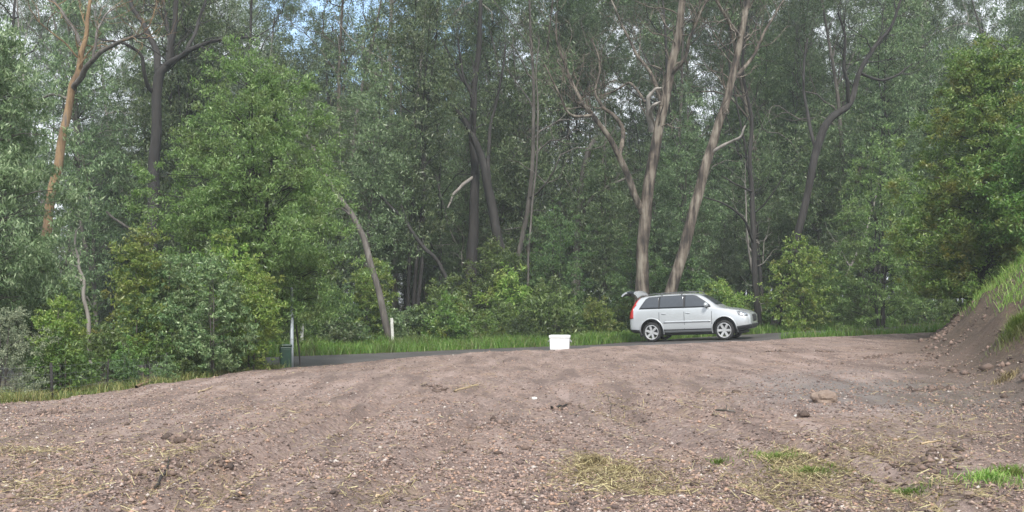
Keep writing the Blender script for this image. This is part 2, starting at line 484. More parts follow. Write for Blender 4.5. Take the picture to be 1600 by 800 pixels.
# dark clods: scattered, and rows turned up by the digger near the bank
x, y = screen_spread(5000, r)
k = r.random(len(x)) < np.clip(.1 + 2.2 * vnoise(x, y, .9, 51), 0, 1)
x, y = x[k], y[k]; sz = np.clip(np.exp(r.normal(math.log(.016), .5, len(x))), .006, .045)
bx_ = r.uniform(6, 17, 9000); by_ = r.uniform(10, 38, 9000); bb = bank_sd(bx_, by_)
k = (bb > -.5) & (bb < 2.4) & (r.random(9000) < .25 + 1.2 * vnoise(bx_, by_, .8, 55))
x = np.append(x, bx_[k]); y = np.append(y, by_[k]); sz = np.append(sz, np.clip(np.exp(r.normal(math.log(.04), .6, int(k.sum()))), .012, .14))
rows = [((1412, 580), (1470, 572), (1530, 560)), ((1355, 569), (1400, 563)), ((1440, 557), (1500, 549)), ((1420, 620), (1480, 616)), ((1205, 553), (1230, 556)), ((1280, 553), (1300, 557)),
        ((1300, 690), (1380, 700)), ((1410, 735), (1500, 700)), ((275, 690), (300, 692)), ((180, 763), (230, 745), (262, 740)), ((320, 745), (345, 738)), ((60, 650), (100, 646)),
        ((670, 603), (700, 612)), ((860, 640), (890, 634)), ((745, 660), (790, 668))]
for row in rows:
    q = spline(np.array([(px, py) for px, py in row] if len(row) > 2 else [row[0], ((row[0][0] + row[1][0]) / 2, (row[0][1] + row[1][1]) / 2), row[1]], float), 60)
    Yd = EYE * FOC / (q[:, 1] - HZ); xx = (q[:, 0] - 800) / FOC * Yd
    if row[0][0] > 1190: Yd = Yd * .93; xx = xx * .93
    for rep in range(1 if row[0][0] < 1340 else 2):
        x = np.append(x, xx + r.normal(0, .09, 60)); y = np.append(y, Yd + r.normal(0, .14, 60))
        sz = np.append(sz, np.clip(np.exp(r.normal(math.log(.024), .5, 60)), .008, .06))
tag(link('soil_clods', stones_mesh('soil_clods', x, y, sz, r, .8), None,
         island_mat('soil_clod', [(0, (.06, .042, .034)), (.5, (.12, .085, .068)), (1, (.22, .155, .125))], .9)),
    'dark brown clods of turned soil lying about the dirt pad', kind='stuff')


def blades_mesh(name, x, y, z, h, w, lean, r):
    """bent grass blades: two quads each"""
    n = len(x)
    a = r.uniform(0, 2 * PI, n); b_ = r.uniform(0, 2 * PI, n)
    s = np.stack([np.cos(a), np.sin(a), np.zeros(n)], 1) * (w * .5)[:, None]
    ld = np.stack([np.cos(b_), np.sin(b_), np.zeros(n)], 1)
    B = np.stack([x, y, z - .01], 1)
    le = (lean * r.uniform(.3, 1.5, n))[:, None]
    M = B + ld * (h[:, None] * le * .35) + np.array([0, 0, 1.0]) * (h * .6)[:, None]
    T = B + ld * (h[:, None] * le) + np.array([0, 0, 1.0]) * (h * (1 - .35 * np.clip(le[:, 0], 0, 1.5)))[:, None]
    V = np.stack([B - s, B + s, M + s * .7, M - s * .7, T + s * .12, T - s * .12], 1).reshape(-1, 3)
    o = np.arange(n)[:, None] * 6
    Q = np.concatenate([o + np.array([0, 1, 2, 3]), o + np.array([3, 2, 4, 5])])
    return mk_mesh(name, V, Q)


def flat_blades(name, x, y, L, w, r, tilt=.25):
    n = len(x); a = r.uniform(0, 2 * PI, n)
    d = np.stack([np.cos(a), np.sin(a), r.normal(0, tilt, n)], 1)
    s = np.stack([-np.sin(a), np.cos(a), r.normal(0, .5, n)], 1) * (w * .5)[:, None]
    C = np.stack([x, y, ground(x, y) + .012 + np.abs(d[:, 2]) * L * .4], 1); h = d * (L * .5)[:, None]
    V = np.stack([C - h - s, C + h - s, C + h + s, C - h + s], 1).reshape(-1, 3)
    return mk_mesh(name, V, np.arange(4 * n).reshape(-1, 4))


# straw: (px, py, spread px, spread py, count)
SX, SY = [], []
for (px, py, sx, sy, n) in ((930, 738, 28, 9, 500), (975, 750, 45, 10, 700), (915, 722, 14, 5, 250), (1225, 755, 42, 16, 1000), (1240, 725, 25, 7, 400), (1310, 745, 40, 20, 450), (960, 640, 25, 18, 300),
                            (20, 712, 40, 3, 220), (285, 715, 50, 12, 350), (290, 770, 60, 14, 330), (60, 765, 40, 12, 260), (1005, 770, 40, 4, 220), (590, 765, 40, 8, 120), (730, 606, 16, 3, 80), (60, 700, 40, 18, 150),
                            (1100, 640, 40, 20, 140), (1420, 690, 60, 25, 420), (1350, 720, 60, 20, 380), (1520, 640, 40, 40, 250), (520, 690, 60, 20, 160), (380, 650, 80, 20, 200), (1460, 785, 50, 12, 420), (560, 575, 120, 6, 120), (1090, 625, 30, 12, 60)):
    n = int(n * 2.2); qx = r.normal(px, sx * 1.15, n); qy = np.clip(r.normal(py, sy * 1.2, n), 520, 830)
    Yd = EYE * FOC / (qy - HZ); SX.append((qx - 800) / FOC * Yd); SY.append(Yd)
x, y = screen_spread(6000, r); SX.append(x); SY.append(y)
x = np.concatenate(SX); y = np.concatenate(SY)
tag(link('dry_straw', flat_blades('dry_straw', x, y, r.uniform(.03, .13, len(x)), r.uniform(.002, .006, len(x)), r), None, STRAW),
    'dry yellow straw and bark shreds lying on the dirt', kind='stuff')


def blade_patch(name, pts, mat, label, hmin, hmax, w=.012, lean=.5, seed=1):
    r = np.random.default_rng(seed)
    x = np.concatenate([p[0] for p in pts]); y = np.concatenate([p[1] for p in pts])
    z = ground(x, y); n = len(x)
    h = r.uniform(hmin, hmax, n) * (.65 + .9 * np.clip(vnoise(x, y, .8, 60 + seed) + .4, 0, 1))
    tag(link(name, blades_mesh(name, x, y, z, h, np.full(n, w) * r.uniform(.7, 1.4, n), lean, r), None, mat), label, kind='stuff')


def disc(cx, cy, sx, sy, n, r): return r.normal(cx, sx, n), r.normal(cy, sy, n)


def pxdisc(px, py, sx, sy, n, r):
    qx = r.normal(px, sx, n); qy = np.clip(r.normal(py, sy, n), 500, 850); Yd = EYE * FOC / (qy - HZ)
    return (qx - 800) / FOC * Yd, Yd


# verge grass behind the road
def along_far(n, lo, hi, o0, o1, r):
    s = r.uniform(lo, hi, n); j = np.clip((s * 259).astype(int), 0, 259)
    o = r.uniform(o0, o1, n) ** 1.0
    p = cl[j] + nrm[j] * o[:, None] + r.normal(0, .12, (n, 2))
    return p[:, 0], p[:, 1]


r = np.random.default_rng(21)
vx, vy = along_far(60000, .22, .86, 3.02, 6.4, r)
k = (np.abs(vx) < .52 * vy) & (vy > 20); vx, vy = vx[k], vy[k]
nx_ = r.uniform(9.9, 24, 16000); ny_ = r.uniform(36.5, 41.5, 16000)
k = (pad_sd(nx_, ny_) < .1) & (seg_dist(nx_, ny_, ROAD) > 2.9) & (bank_sd(nx_, ny_) < .5)
vx = np.append(vx, nx_[k]); vy = np.append(vy, ny_[k])
blade_patch('verge_grass', [(vx, vy)], GRASS, 'lush green grass on the verges of the road', .16, .5, .022, .55, 1)
# rough grass along the left border of the pad
t = r.uniform(0, 1, 9000); q = spline(PAD[[14, 15, 0, 1, 2, 3, 4]], 200)[(t * 199).astype(int)]
o = np.abs(r.normal(0, .5, 9000))
blade_patch('border_grass', [(q[:, 0] - o - .05 + r.normal(0, .08, 9000), q[:, 1] + r.normal(0, .2, 9000))],
            leaf_mat('border_grass_blades', [(0, (.045, .065, .02)), (.5, (.085, .10, .035)), (1, (.19, .155, .08))], (.16, .12, .06), .5, .4),
            'yellowing rough grass along the left edge of the dirt', .06, .26, .012, .7, 2)
# bank
bx = r.uniform(7, 22, 140000); by = r.uniform(8, 40, 140000)
bsd = bank_sd(bx, by) + .7 * vnoise(bx, by, 2.2, 71)
gh = ground(bx, by) + .5 * vnoise(bx, by, 1.3, 73)
k = (bsd > .25) & (gh > 1.32) & (r.random(len(bx)) < np.clip(.1 + 1.6 * (1.5 * vnoise(bx, by, .7, 72) + .3) * sstep(1.25, 1.8, gh), 0, 1)) & (bx < .56 * by + 1)
blade_patch('bank_grass', [(bx[k], by[k])], GRASSB, 'tall pale green grass growing over the top of the earth bank', .14, .42, .014, 1.0, 3)

# lone green tufts: things
def tuft(px, py, Y, n, spread, h, label, mat, seed, name='grass_tuft', x=None, lean=.8):
    r = np.random.default_rng(seed)
    cx = (px - 800) / FOC * Y if x is None else x
    rr_ = np.abs(r.normal(0, spread, n)); a = r.uniform(0, 2 * PI, n)
    lx = rr_ * np.cos(a); ly = rr_ * np.sin(a)
    z0 = gz(cx, Y); lz = ground(cx + lx, Y + ly) - z0
    me = blades_mesh(name, lx, ly, lz, r.uniform(.4, 1, n) * h * (1 - .5 * np.clip(rr_ / (2.5 * spread), 0, 1)), r.uniform(.005, .013, n), lean, r)
    o = link(name, me, None, mat); o.location = (cx, Y, z0)
    return tag(o, label, 'grass tuft', 'lone grass tufts on bare earth')


tuft(1590, 530, 19.5, 1500, .22, .34, 'bright green tuft jutting from the face of the earth bank', GRASSB, 31)
tuft(1548, 775, 8.9, 420, .20, .15, 'largest green grass tuft in the near corner of the dirt below the bank', GRASSB, 32)
tuft(1585, 757, 9.2, 300, .16, .15, 'green tuft closest to the foot of the bank in the near corner', GRASSB, 33)
tuft(1418, 776, 8.8, 420, .2, .09, 'small green tuft beside straw at the bottom edge of the dirt', GRASS, 34)
tuft(1122, 722, 10.5, 150, .09, .10, 'sparse green sprouts on dirt between two straw patches', GRASS, 35)
tuft(1215, 728, 10.3, 700, .24, .09, 'olive tuft growing out of the biggest straw patch', GRASSB, 36)
tuft(1265, 752, 9.4, 800, .26, .09, 'olive flattened tuft at the near end of the biggest straw patch', GRASSB, 37)
tuft(928, 728, 10.3, 500, .10, .12, 'dead straw tuft standing up in the middle of the dirt', STRAW, 38)
tuft(972, 742, 9.9, 420, .14, .09, 'flattened dead straw tuft just nearer than the standing one', STRAW, 39)
tuft(1572, 585, 16.5, 300, .15, .2, 'thin dry tuft hanging low on the brown bank face', STRAW, 40)

# ------------------------------------------------------------------ car
def eval_mesh(o, name):
    dg = bpy.context.evaluated_depsgraph_get()
    me = bpy.data.meshes.new_from_object(o.evaluated_get(dg)); me.name = name
    return me


def bm_mesh(name, bm, smooth=True):
    me = bpy.data.meshes.new(name); bm.to_mesh(me); bm.free()
    if smooth: me.polygons.foreach_set('use_smooth', np.ones(len(me.polygons), bool))
    me.update(); return me


def bev_box(bm, lo, hi, bev=.01, taper=0.0):
    lo = Vector(lo); hi = Vector(hi); c = (lo + hi) / 2; s = hi - lo
    g = bmesh.ops.create_cube(bm, size=1, matrix=Matrix.Translation(c) @ Matrix.Diagonal((*s, 1)))
    vs = g['verts']
    if taper:
        for v in vs:
            if v.co.z < c.z: v.co.x = c.x + (v.co.x - c.x) * (1 - taper); v.co.y = c.y + (v.co.y - c.y) * (1 - taper)
    if bev:
        es = list({e for v in vs for e in v.link_edges})
        bmesh.ops.bevel(bm, geom=es, offset=bev, segments=2, affect='EDGES', profile=.5)


def lathe(bm, prof, n=40, axis='Y', at_=(0, 0, 0)):
    """revolve (radius, height) about an axis through at_"""
    rings = []
    for (rad, h) in prof:
        ring = []
        for k in range(n):
            a = k / n * 2 * PI
            p = (rad * math.cos(a), h, rad * math.sin(a)) if axis == 'Y' else (rad * math.cos(a), rad * math.sin(a), h)
            ring.append(bm.verts.new(Vector(p) + Vector(at_)))
        rings.append(ring)
    for a, b_ in zip(rings[:-1], rings[1:]):
        for k in range(n):
            bm.faces.new((a[k], a[(k + 1) % n], b_[(k + 1) % n], b_[k]))
    return rings


PAINT = plain('silver_paint', (.47, .495, .515), .26, .25, .8, .04, 2)
BLACKP = plain('black_plastic', (.022, .022, .024), .55)
RUBBER = plain('tyre_rubber', (.018, .018, .019), .85)
ALLOY = plain('alloy_wheel', (.60, .61, .62), .35, .5)
DARKM = plain('dark_metal', (.05, .05, .055), .5, .3)
GLASSM = plain('tinted_glass', (.05, .058, .07), .09, 0, .3, .1)
REDL = plain('red_lamp_glass', (.42, .020, .016), .18, 0, .6)
CLEARL = plain('clear_lamp_glass', (.30, .33, .36), .12, .2, .8, .75, 9)
TRIM = plain('grey_roof_rail', (.16, .165, .17), .45, .5)
SEAT = plain('car_seat_cloth', (.05, .048, .045), .9)

yaw = math.radians(-24)
cx, cy = 7.14, 41.33
czz = float(base_h(np.array([cx]), np.array([cy]))[0]) + .03
fw = Vector((math.cos(yaw), math.sin(yaw), 0)); fw.z = .045 * fw.x; fw.normalize()
lf = Vector((-math.sin(yaw), math.cos(yaw), 0)); lf.z = .02; lf -= fw * lf.dot(fw); lf.normalize()
up = fw.cross(lf)
car = empty('parked_car', (0, 0, 0))
car.matrix_world = Matrix(((fw.x, lf.x, up.x, cx), (fw.y, lf.y, up.y, cy), (fw.z, lf.z, up.z, czz), (0, 0, 0, 1))) @ Matrix.Diagonal((1, 1, 1.05, 1))
tag(car, 'silver four-wheel-drive wagon parked on the road with its tailgate raised', 'car')

ST = [(-2.345, .47, .66, .84, .62, .92, .50), (-2.31, .40, .85, 1.00, .80, 1.14, .64), (-2.22, .35, .925, 1.16, .875, 1.36, .67), (-2.08, .33, .945, 1.20, .895, 1.58, .68),
      (-1.93, .32, .95, 1.20, .90, 1.70, .69), (-1.6, .31, .95, 1.20, .905, 1.745, .70), (-1.0, .30, .95, 1.20, .91, 1.775, .705), (-.3, .30, .95, 1.195, .91, 1.785, .705),
      (.3, .30, .95, 1.19, .91, 1.765, .70), (.62, .30, .95, 1.185, .91, 1.67, .69), (.88, .30, .95, 1.18, .905, 1.49, .69), (1.12, .30, .95, 1.17, .90, 1.30, .70), (1.30, .31, .95, 1.15, .885, 1.215, .70),
      (1.6, .31, .95, 1.11, .865, 1.175, .66), (2.0, .33, .935, 1.03, .83, 1.105, .60), (2.22, .35, .90, .965, .79, 1.035, .56), (2.36, .37, .82, .90, .73, .965, .50), (2.44, .43, .70, .82, .64, .87, .45)]
bm = bmesh.new(); rings = []
for (x_, zb, w, zs, ws, zt, wt) in ST:
    half = [(0, zb), (w - .12, zb), (w - .02, zb + .09), (w, zb + .30 * (zs - zb)), (w - .004, zb + .72 * (zs - zb)), (ws + .012, zs - .03), (ws - .005, zs + .03 * min(1, (zt - zs) * 5)),
            ((ws + wt) / 2 + .025 * (zt - zs), (zs + zt) / 2), (wt + .015, zt - .20 * min(.35, zt - zs) - .01), (wt - .10, zt - .02), (0, zt)]
    ring = [bm.verts.new((x_, -yy, zz)) for yy, zz in half] + [bm.verts.new((x_, yy, zz)) for yy, zz in half[-2:0:-1]]
    rings.append(ring)
for a, b_ in zip(rings[:-1], rings[1:]):
    n_ = len(a)
    for k in range(n_): bm.faces.new((a[k], b_[k], b_[(k + 1) % n_], a[(k + 1) % n_]))
bm.faces.new(rings[0]); bm.faces.new(rings[-1][::-1])
bmesh.ops.recalc_face_normals(bm, faces=bm.faces)
hull = link('hull', bm_mesh('hull', bm), None, PAINT)
sm = hull.modifiers.new('s', 'SUBSURF'); sm.levels = sm.render_levels = 2
solid = eval_mesh(hull, 'solid')                  # smooth closed skin, used to lay lamps and windows on
bmh = bmesh.new(); bmh.from_mesh(solid); HULL = BVHTree.FromBMesh(bmh); bmh.free()
AXF, AXR, WR = 1.45, -1.40, .365
cuts = []
for (x_, s_) in ((AXF, -1), (AXF, 1), (AXR, -1), (AXR, 1)):
    bm = bmesh.new(); bmesh.ops.create_cone(bm, cap_ends=True, segments=36, radius1=.465, radius2=.465, depth=.5, matrix=Matrix.Translation((x_, s_ * .86, .40)) @ Matrix.Rotation(PI / 2, 4, 'X'))
    cuts.append(link('cut', bm_mesh('cut', bm, False), None, BLACKP))
bm = bmesh.new(); bev_box(bm, (-2.6, -.62, .78), (-1.1, .62, 1.60), 0); cuts.append(link('cut', bm_mesh('cut', bm, False), None, SEAT))
hull.modifiers.clear(); hull.data = solid.copy()
for c_ in cuts:
    bo = hull.modifiers.new('b', 'BOOLEAN'); bo.operation = 'DIFFERENCE'; bo.object = c_; bo.solver = 'EXACT'; bo.material_mode = 'TRANSFER'
bodym = eval_mesh(hull, 'body')
for c_ in cuts + [hull]: bpy.data.objects.remove(c_)
link('body', bodym, car)
_mods = bodym.attributes.get('sharp_edge')
bodym.set_sharp_from_angle(angle=math.radians(38)) if hasattr(bodym, 'set_sharp_from_angle') else None


def decal(name, poly, place, direction, off, mat, parent=car, step=.045, thick=0.0):
    """lay a polygon onto the car's skin: place(u,v) gives a start point, the panel sits proud of the skin by off"""
    bm = bmesh.new()
    f = bm.faces.new([bm.verts.new((u, v, 0)) for u, v in poly])
    us = [p[0] for p in poly]; vs = [p[1] for p in poly]
    for k in np.arange(min(us) + step, max(us), step): bmesh.ops.bisect_plane(bm, geom=bm.verts[:] + bm.edges[:] + bm.faces[:], plane_co=(k, 0, 0), plane_no=(1, 0, 0))
    for k in np.arange(min(vs) + step, max(vs), step): bmesh.ops.bisect_plane(bm, geom=bm.verts[:] + bm.edges[:] + bm.faces[:], plane_co=(0, k, 0), plane_no=(0, 1, 0))
    d = Vector(direction).normalized()
    for v in bm.verts:
        o = Vector(place(v.co.x, v.co.y))
        h = HULL.ray_cast(o, d)
        if h[0] is None: h = HULL.find_nearest(o + d * 2)
        n_ = h[1] if h[1].dot(d) < 0 else -h[1]
        v.co = h[0] + n_ * off
    # give the panel an edge that runs back into the skin
    ge = bmesh.ops.extrude_edge_only(bm, edges=[e for e in bm.edges if len(e.link_faces) == 1])
    for v in ge['geom']:
        if isinstance(v, bmesh.types.BMVert): v.co += d * (off + .006)
    bmesh.ops.recalc_face_normals(bm, faces=bm.faces)
    return link(name, bm_mesh(name, bm), parent, mat)


def side(s):
    return (lambda u, v: (u, s * 2.0, v)), (0, -s, 0)


BAND = [(-1.90, 1.235), (-1.64, 1.60), (-1.52, 1.665), (-1.10, 1.685), (-.1, 1.70), (.24, 1.685), (.39, 1.65), (.70, 1.46), (.93, 1.29), (.95, 1.225)]
QW = [(-1.85, 1.25), (-1.61, 1.59), (-1.50, 1.645), (-1.11, 1.665), (-1.11, 1.25)]
RW = [(-1.06, 1.25), (-1.06, 1.667), (-.115, 1.682), (-.115, 1.245)]
FWI = [(-.055, 1.245), (-.055, 1.682), (.22, 1.668), (.36, 1.635), (.66, 1.45), (.89, 1.28), (.90, 1.24)]
for s_ in (-1, 1):
    pl, di = side(s_)
    decal('window_trim', BAND, pl, di, .007, BLACKP)
    decal('window', QW, pl, di, .014, GLASSM); decal('window', RW, pl, di, .014, GLASSM); decal('window', FWI, pl, di, .014, GLASSM)
    decal('sill_cladding', [(-.91, .30), (-.91, .46), (.96, .46), (.96, .30)], pl, di, .014, BLACKP, step=.12)
    decal('side_moulding', [(-.90, .70), (-.90, .755), (.94, .755), (.94, .70)], pl, di, .02, PAINT, step=.12)
    for dx in (-1.08, -.085, .985):
        decal('door_seam', [(dx - .009, .46), (dx - .009, 1.24), (dx + .009, 1.24), (dx + .009, .46)], pl, di, .003, DARKM, step=.2)
    for dx in (-.98, -.02):
        bm = bmesh.new(); bev_box(bm, (dx, s_ * .925 - .035, 1.03), (dx + .17, s_ * .925 + .035, 1.06), .012)
        link('door_handle', bm_mesh('door_handle', bm), car, PAINT)
    decal('headlight', [(2.0, .90), (1.93, 1.03), (2.14, 1.02), (2.34, .955), (2.36, .86), (2.2, .86)], lambda u, v, s_=s_: (u + .28, s_ * 2.0, v), (-.25, -s_, 0), .014, CLEARL)
    decal('bumper_skirt', [(1.93, .34), (1.93, .50), (2.42, .56), (2.42, .40)], pl, di, .012, BLACKP)
    decal('bumper_skirt', [(-1.88, .34), (-1.88, .47), (-2.3, .50), (-2.3, .38)], pl, di, .012, BLACKP)
    decal('tail_light', [(-2.30, .88), (-2.30, 1.08), (-2.21, 1.30), (-2.075, 1.52), (-1.98, 1.65), (-1.90, 1.65), (-2.02, 1.46), (-2.12, 1.28), (-2.12, .90)], pl, di, .015, REDL, step=.05)
    # the lamp wraps on to the tail
    decal('tail_light', [(s_ * .66, .88), (s_ * .66, 1.50), (s_ * .80, 1.40), (s_ * .86, 1.2), (s_ * .84, .88)][:: s_], lambda u, v: (-4, u, v), (1, 0, 0), .012, REDL, step=.06)
    decal('fog_lamp', [(s_ * .50, .50), (s_ * .50, .58), (s_ * .64, .58), (s_ * .64, .50)][:: s_], lambda u, v: (4, u, v), (-1, 0, 0), .01, CLEARL)
    # arch lip
    for ax in (AXF, AXR):
        tb = Tubes(); an = np.linspace(math.radians(-14), math.radians(194), 26)
        yy = []
        for a in an:
            h = HULL.ray_cast(Vector((ax + .478 * math.cos(a), s_ * 2, max(.34, .40 + .478 * math.sin(a)))), Vector((0, -s_, 0)))
            yy.append(h[0].y if h[0] is not None else s_ * .93)
        tb.add(np.stack([ax + .478 * np.cos(an), np.array(yy), .40 + .478 * np.sin(an)], 1), np.full(26, .026), 6)
        link('wheel_arch', tb.mesh('wheel_arch'), car, PAINT)
    # roof rail on three feet
    rl = [(-1.55, s_ * .665, 1.725), (-1.48, s_ * .665, 1.775), (-1.0, s_ * .67, 1.80), (-.2, s_ * .67, 1.81), (.25, s_ * .665, 1.79), (.36, s_ * .66, 1.72)]
    tb = Tubes(); tb.add(spline(rl, 22), np.full(22, .015), 6)
    for fx, fz in ((-1.0, 1.82), (-.2, 1.83)): tb.add([(fx, s_ * .668, 1.70), (fx, s_ * .668, fz)], [.03, .02], 6)
    link('roof_rail', tb.mesh('roof_rail'), car, TRIM)
    # mirror
    bm = bmesh.new(); bmesh.ops.create_uvsphere(bm, u_segments=16, v_segments=10, radius=1, matrix=Matrix.Translation((.80, s_ * 1.035, 1.315)) @ Matrix.Diagonal((.085, .12, .088, 1)))
    mir = link('wing_mirror', bm_mesh('wing_mirror', bm), car, PAINT)
    bm = bmesh.new(); bev_box(bm, (.76, s_ * .96 - .07, 1.215), (.85, s_ * .96 + .07, 1.255), .012); link('mirror_bracket', bm_mesh('mirror_bracket', bm), mir, BLACKP)
decal('windscreen', [(-.60, 1.30), (-.53, 1.66), (.53, 1.66), (.60, 1.30)], lambda u, v: (4, u, v), (-1, 0, 0), .008, GLASSM, step=.1)
decal('grille', [(-.33, .66), (-.36, .90), (.36, .90), (.33, .66)], lambda u, v: (4, u, v), (-1, 0, 0), .012, DARKM)
decal('bumper_skirt', [(-.62, .42), (-.62, .56), (.62, .56), (.62, .42)], lambda u, v: (4, u, v), (-1, 0, 0), .014, BLACKP)
decal('rear_bumper', [(-.70, .47), (-.74, .66), (.74, .66), (.70, .47)], lambda u, v: (-4, u, v), (1, 0, 0), .03, BLACKP)
bm = bmesh.new(); bev_box(bm, (-2.0, -.58, .22), (2.1, .58, .315), .02); link('underbody', bm_mesh('underbody', bm), car, BLACKP)
# seats seen through the open tail
for yy in (-.36, .36):
    bm = bmesh.new(); bev_box(bm, (-1.3, yy - .25, .80), (-1.16, yy + .25, 1.42), .05); link('seat', bm_mesh('seat', bm), car, SEAT)
# raised tailgate: silver spoiler lip by the hinge, glass, then the lower panel bent down
prof = [(-1.95, 1.735), (-2.07, 1.885), (-2.33, 1.925), (-2.50, 1.905), (-2.64, 1.79)]


def gate_strip(name, pts, th, wid, mat, parent):
    bm = bmesh.new(); up_ = []; lo_ = []
    for k, (x_, z_) in enumerate(pts):
        a = Vector(pts[max(0, k - 1)]); b_ = Vector(pts[min(len(pts) - 1, k + 1)]); t_ = (b_ - a).normalized(); n_ = Vector((t_.y, -t_.x))
        if n_.y < 0: n_ = -n_
        for arr, o_ in ((up_, th / 2), (lo_, -th / 2)):
            arr.append([bm.verts.new((x_ + n_.x * o_, yy, z_ + n_.y * o_ - .05 * abs(yy / .7) ** 3)) for yy in np.linspace(-wid, wid, 9)])
    for arr, fl in ((up_, 1), (lo_, -1)):
        for a, b_ in zip(arr[:-1], arr[1:]):
            for k in range(8): bm.faces.new((a[k], a[k + 1], b_[k + 1], b_[k])[::fl])
    for k in range(8): bm.faces.new((up_[0][k], up_[0][k + 1], lo_[0][k + 1], lo_[0][k])); bm.faces.new((up_[-1][k], up_[-1][k + 1], lo_[-1][k + 1], lo_[-1][k]))
    for k in range(len(pts) - 1):
        for e in (0, -1): bm.faces.new((up_[k][e], up_[k + 1][e], lo_[k + 1][e], lo_[k][e]))
    bmesh.ops.recalc_face_normals(bm, faces=bm.faces)
    return link(name, bm_mesh(name, bm, False), parent, mat)


tg_ = gate_strip('tailgate', [prof[0], (-2.01, 1.83), prof[1], (-2.13, 1.898)], .075, .70, PAINT, car)
tg_['label'] = 'silver tailgate swung up above the roof'
gate_strip('rear_window', [(-2.133, 1.898), prof[2], (-2.42, 1.921)], .05, .66, GLASSM, tg_)
gate_strip('gate_panel', [(-2.423, 1.921), prof[3], (-2.59, 1.85), prof[4]], .065, .68, PAINT, tg_)
gate_strip('gate_lining', [(-2.14, 1.855), (-2.33, 1.875), (-2.49, 1.852), (-2.61, 1.76)], .03, .60, BLACKP, tg_)
for s_ in (-1, 1):
    tb = Tubes(); tb.add([(-2.02, s_ * .60, 1.58), (-2.30, s_ * .62, 1.86)], [.014, .014], 6); link('gas_strut', tb.mesh('gas_strut'), car, DARKM)


def wheel(x_, s_):
    bm = bmesh.new()
    lathe(bm, [(.255, -.10), (.30, -.115), (.345, -.11), (.362, -.07), (.366, 0), (.362, .07), (.345, .11), (.30, .115), (.255, .10)])
    w = link('wheel', bm_mesh('tyre', bm), car, RUBBER)
    w.name = 'wheel'
    w.location = (x_, s_ * .835, WR); w.rotation_euler = (0, .4 * s_ + x_, 0 if s_ < 0 else PI)
    # outer side is -Y
    bm = bmesh.new()
    lathe(bm, [(.262, .09), (.262, -.085), (.272, -.118), (.258, -.122), (.240, -.10), (.236, .05)])
    lathe(bm, [(.0, -.105), (.050, -.105), (.062, -.09), (.065, -.02)], 24)
    for k in range(6):
        a = k / 6 * 2 * PI
        M = Matrix.Rotation(a, 4, 'Y')
        q = [(.05, -.036), (.245, -.042), (.245, .042), (.05, .036)]
        top = [bm.verts.new(M @ Vector((p[0], -.100 if p[0] < .1 else -.112, p[1]))) for p in q]
        bot = [bm.verts.new(M @ Vector((p[0], -.06, p[1] * 1.15))) for p in q]
        bm.faces.new(top)
        for e in range(4): bm.faces.new((top[e], bot[e], bot[(e + 1) % 4], top[(e + 1) % 4]))
    bmesh.ops.recalc_face_normals(bm, faces=bm.faces)
    link('rim', bm_mesh('rim', bm, False), w, ALLOY)
    bm = bmesh.new(); lathe(bm, [(0, -.03), (.19, -.03), (.19, .02), (0, .02)], 28); link('brake_disc', bm_mesh('brake_disc', bm, False), w, DARKM)


for x_ in (AXF, AXR):
    for s_ in (-1, 1): wheel(x_, s_)
for s_ in (-1, 1):
    bm = bmesh.new(); bev_box(bm, (AXR - .47, s_ * .80 - .12, .20), (AXR - .455, s_ * .80 + .12, .5), .004); link('mud_flap', bm_mesh('mud_flap', bm, False), car, RUBBER)

# ------------------------------------------------------------------ cool box
WHITE = plain('white_plastic', (.70, .72, .72), .4, 0, 0, .05, 6)
ex, ey = 1.56, 34.2
box = empty('cool_box', (ex, ey, gz(ex, ey) - .01), math.radians(-7))
tag(box, 'white plastic cool box with a lid standing on the crest of the dirt', 'cool box')
bm = bmesh.new(); bev_box(bm, (-.325, -.20, 0), (.325, .20, .385), .02, .05); link('body', bm_mesh('cool_box_body', bm, False), box, WHITE)
bm = bmesh.new(); bev_box(bm, (-.342, -.215, .387), (.342, .215, .475), .018); lid = link('lid', bm_mesh('cool_box_lid', bm, False), box, WHITE)
bm = bmesh.new(); bev_box(bm, (-.30, -.17, .474), (.30, .17, .484), .006); link('lid_recess', bm_mesh('lid_recess', bm, False), lid, WHITE)
GREYP = plain('grey_plastic', (.34, .35, .36), .5)
for s_ in (-1, 1):
    tb = Tubes(); tb.add(spline([(s_ * .318, -.12, .34), (s_ * .372, -.12, .27), (s_ * .378, 0, .25), (s_ * .372, .12, .27), (s_ * .318, .12, .34)], 16), np.full(16, .012), 6)
    link('handle', tb.mesh('cool_box_handle'), box, GREYP)

# ------------------------------------------------------------------ posts
POSTW = plain('weathered_white_timber', (.60, .60, .56), .8, 0, 0, .3, 9)
REFL = plain('red_reflector', (.35, .02, .02), .3)


def guide_post(px, py, Y, h, lean, label):
    x_ = (px - 800) / FOC * Y
    p = empty('guide_post', (x_, Y, gz(x_, Y) - .02)); p.rotation_euler = (0, lean, .4)
    bm = bmesh.new(); bev_box(bm, (-.055, -.03, -.1), (.055, .03, h), .012); link('post', bm_mesh('guide_post_shaft', bm, False), p, POSTW)
    tag(p, label, 'guide post', 'white guide posts on the far verge')


guide_post(614, 540, 39.6, 1.08, -.05, 'leaning white guide post at the foot of the slanting grey trunk')
guide_post(471, 545, 35.6, .95, .02, 'white guide post on the verge next to the galvanised pole')

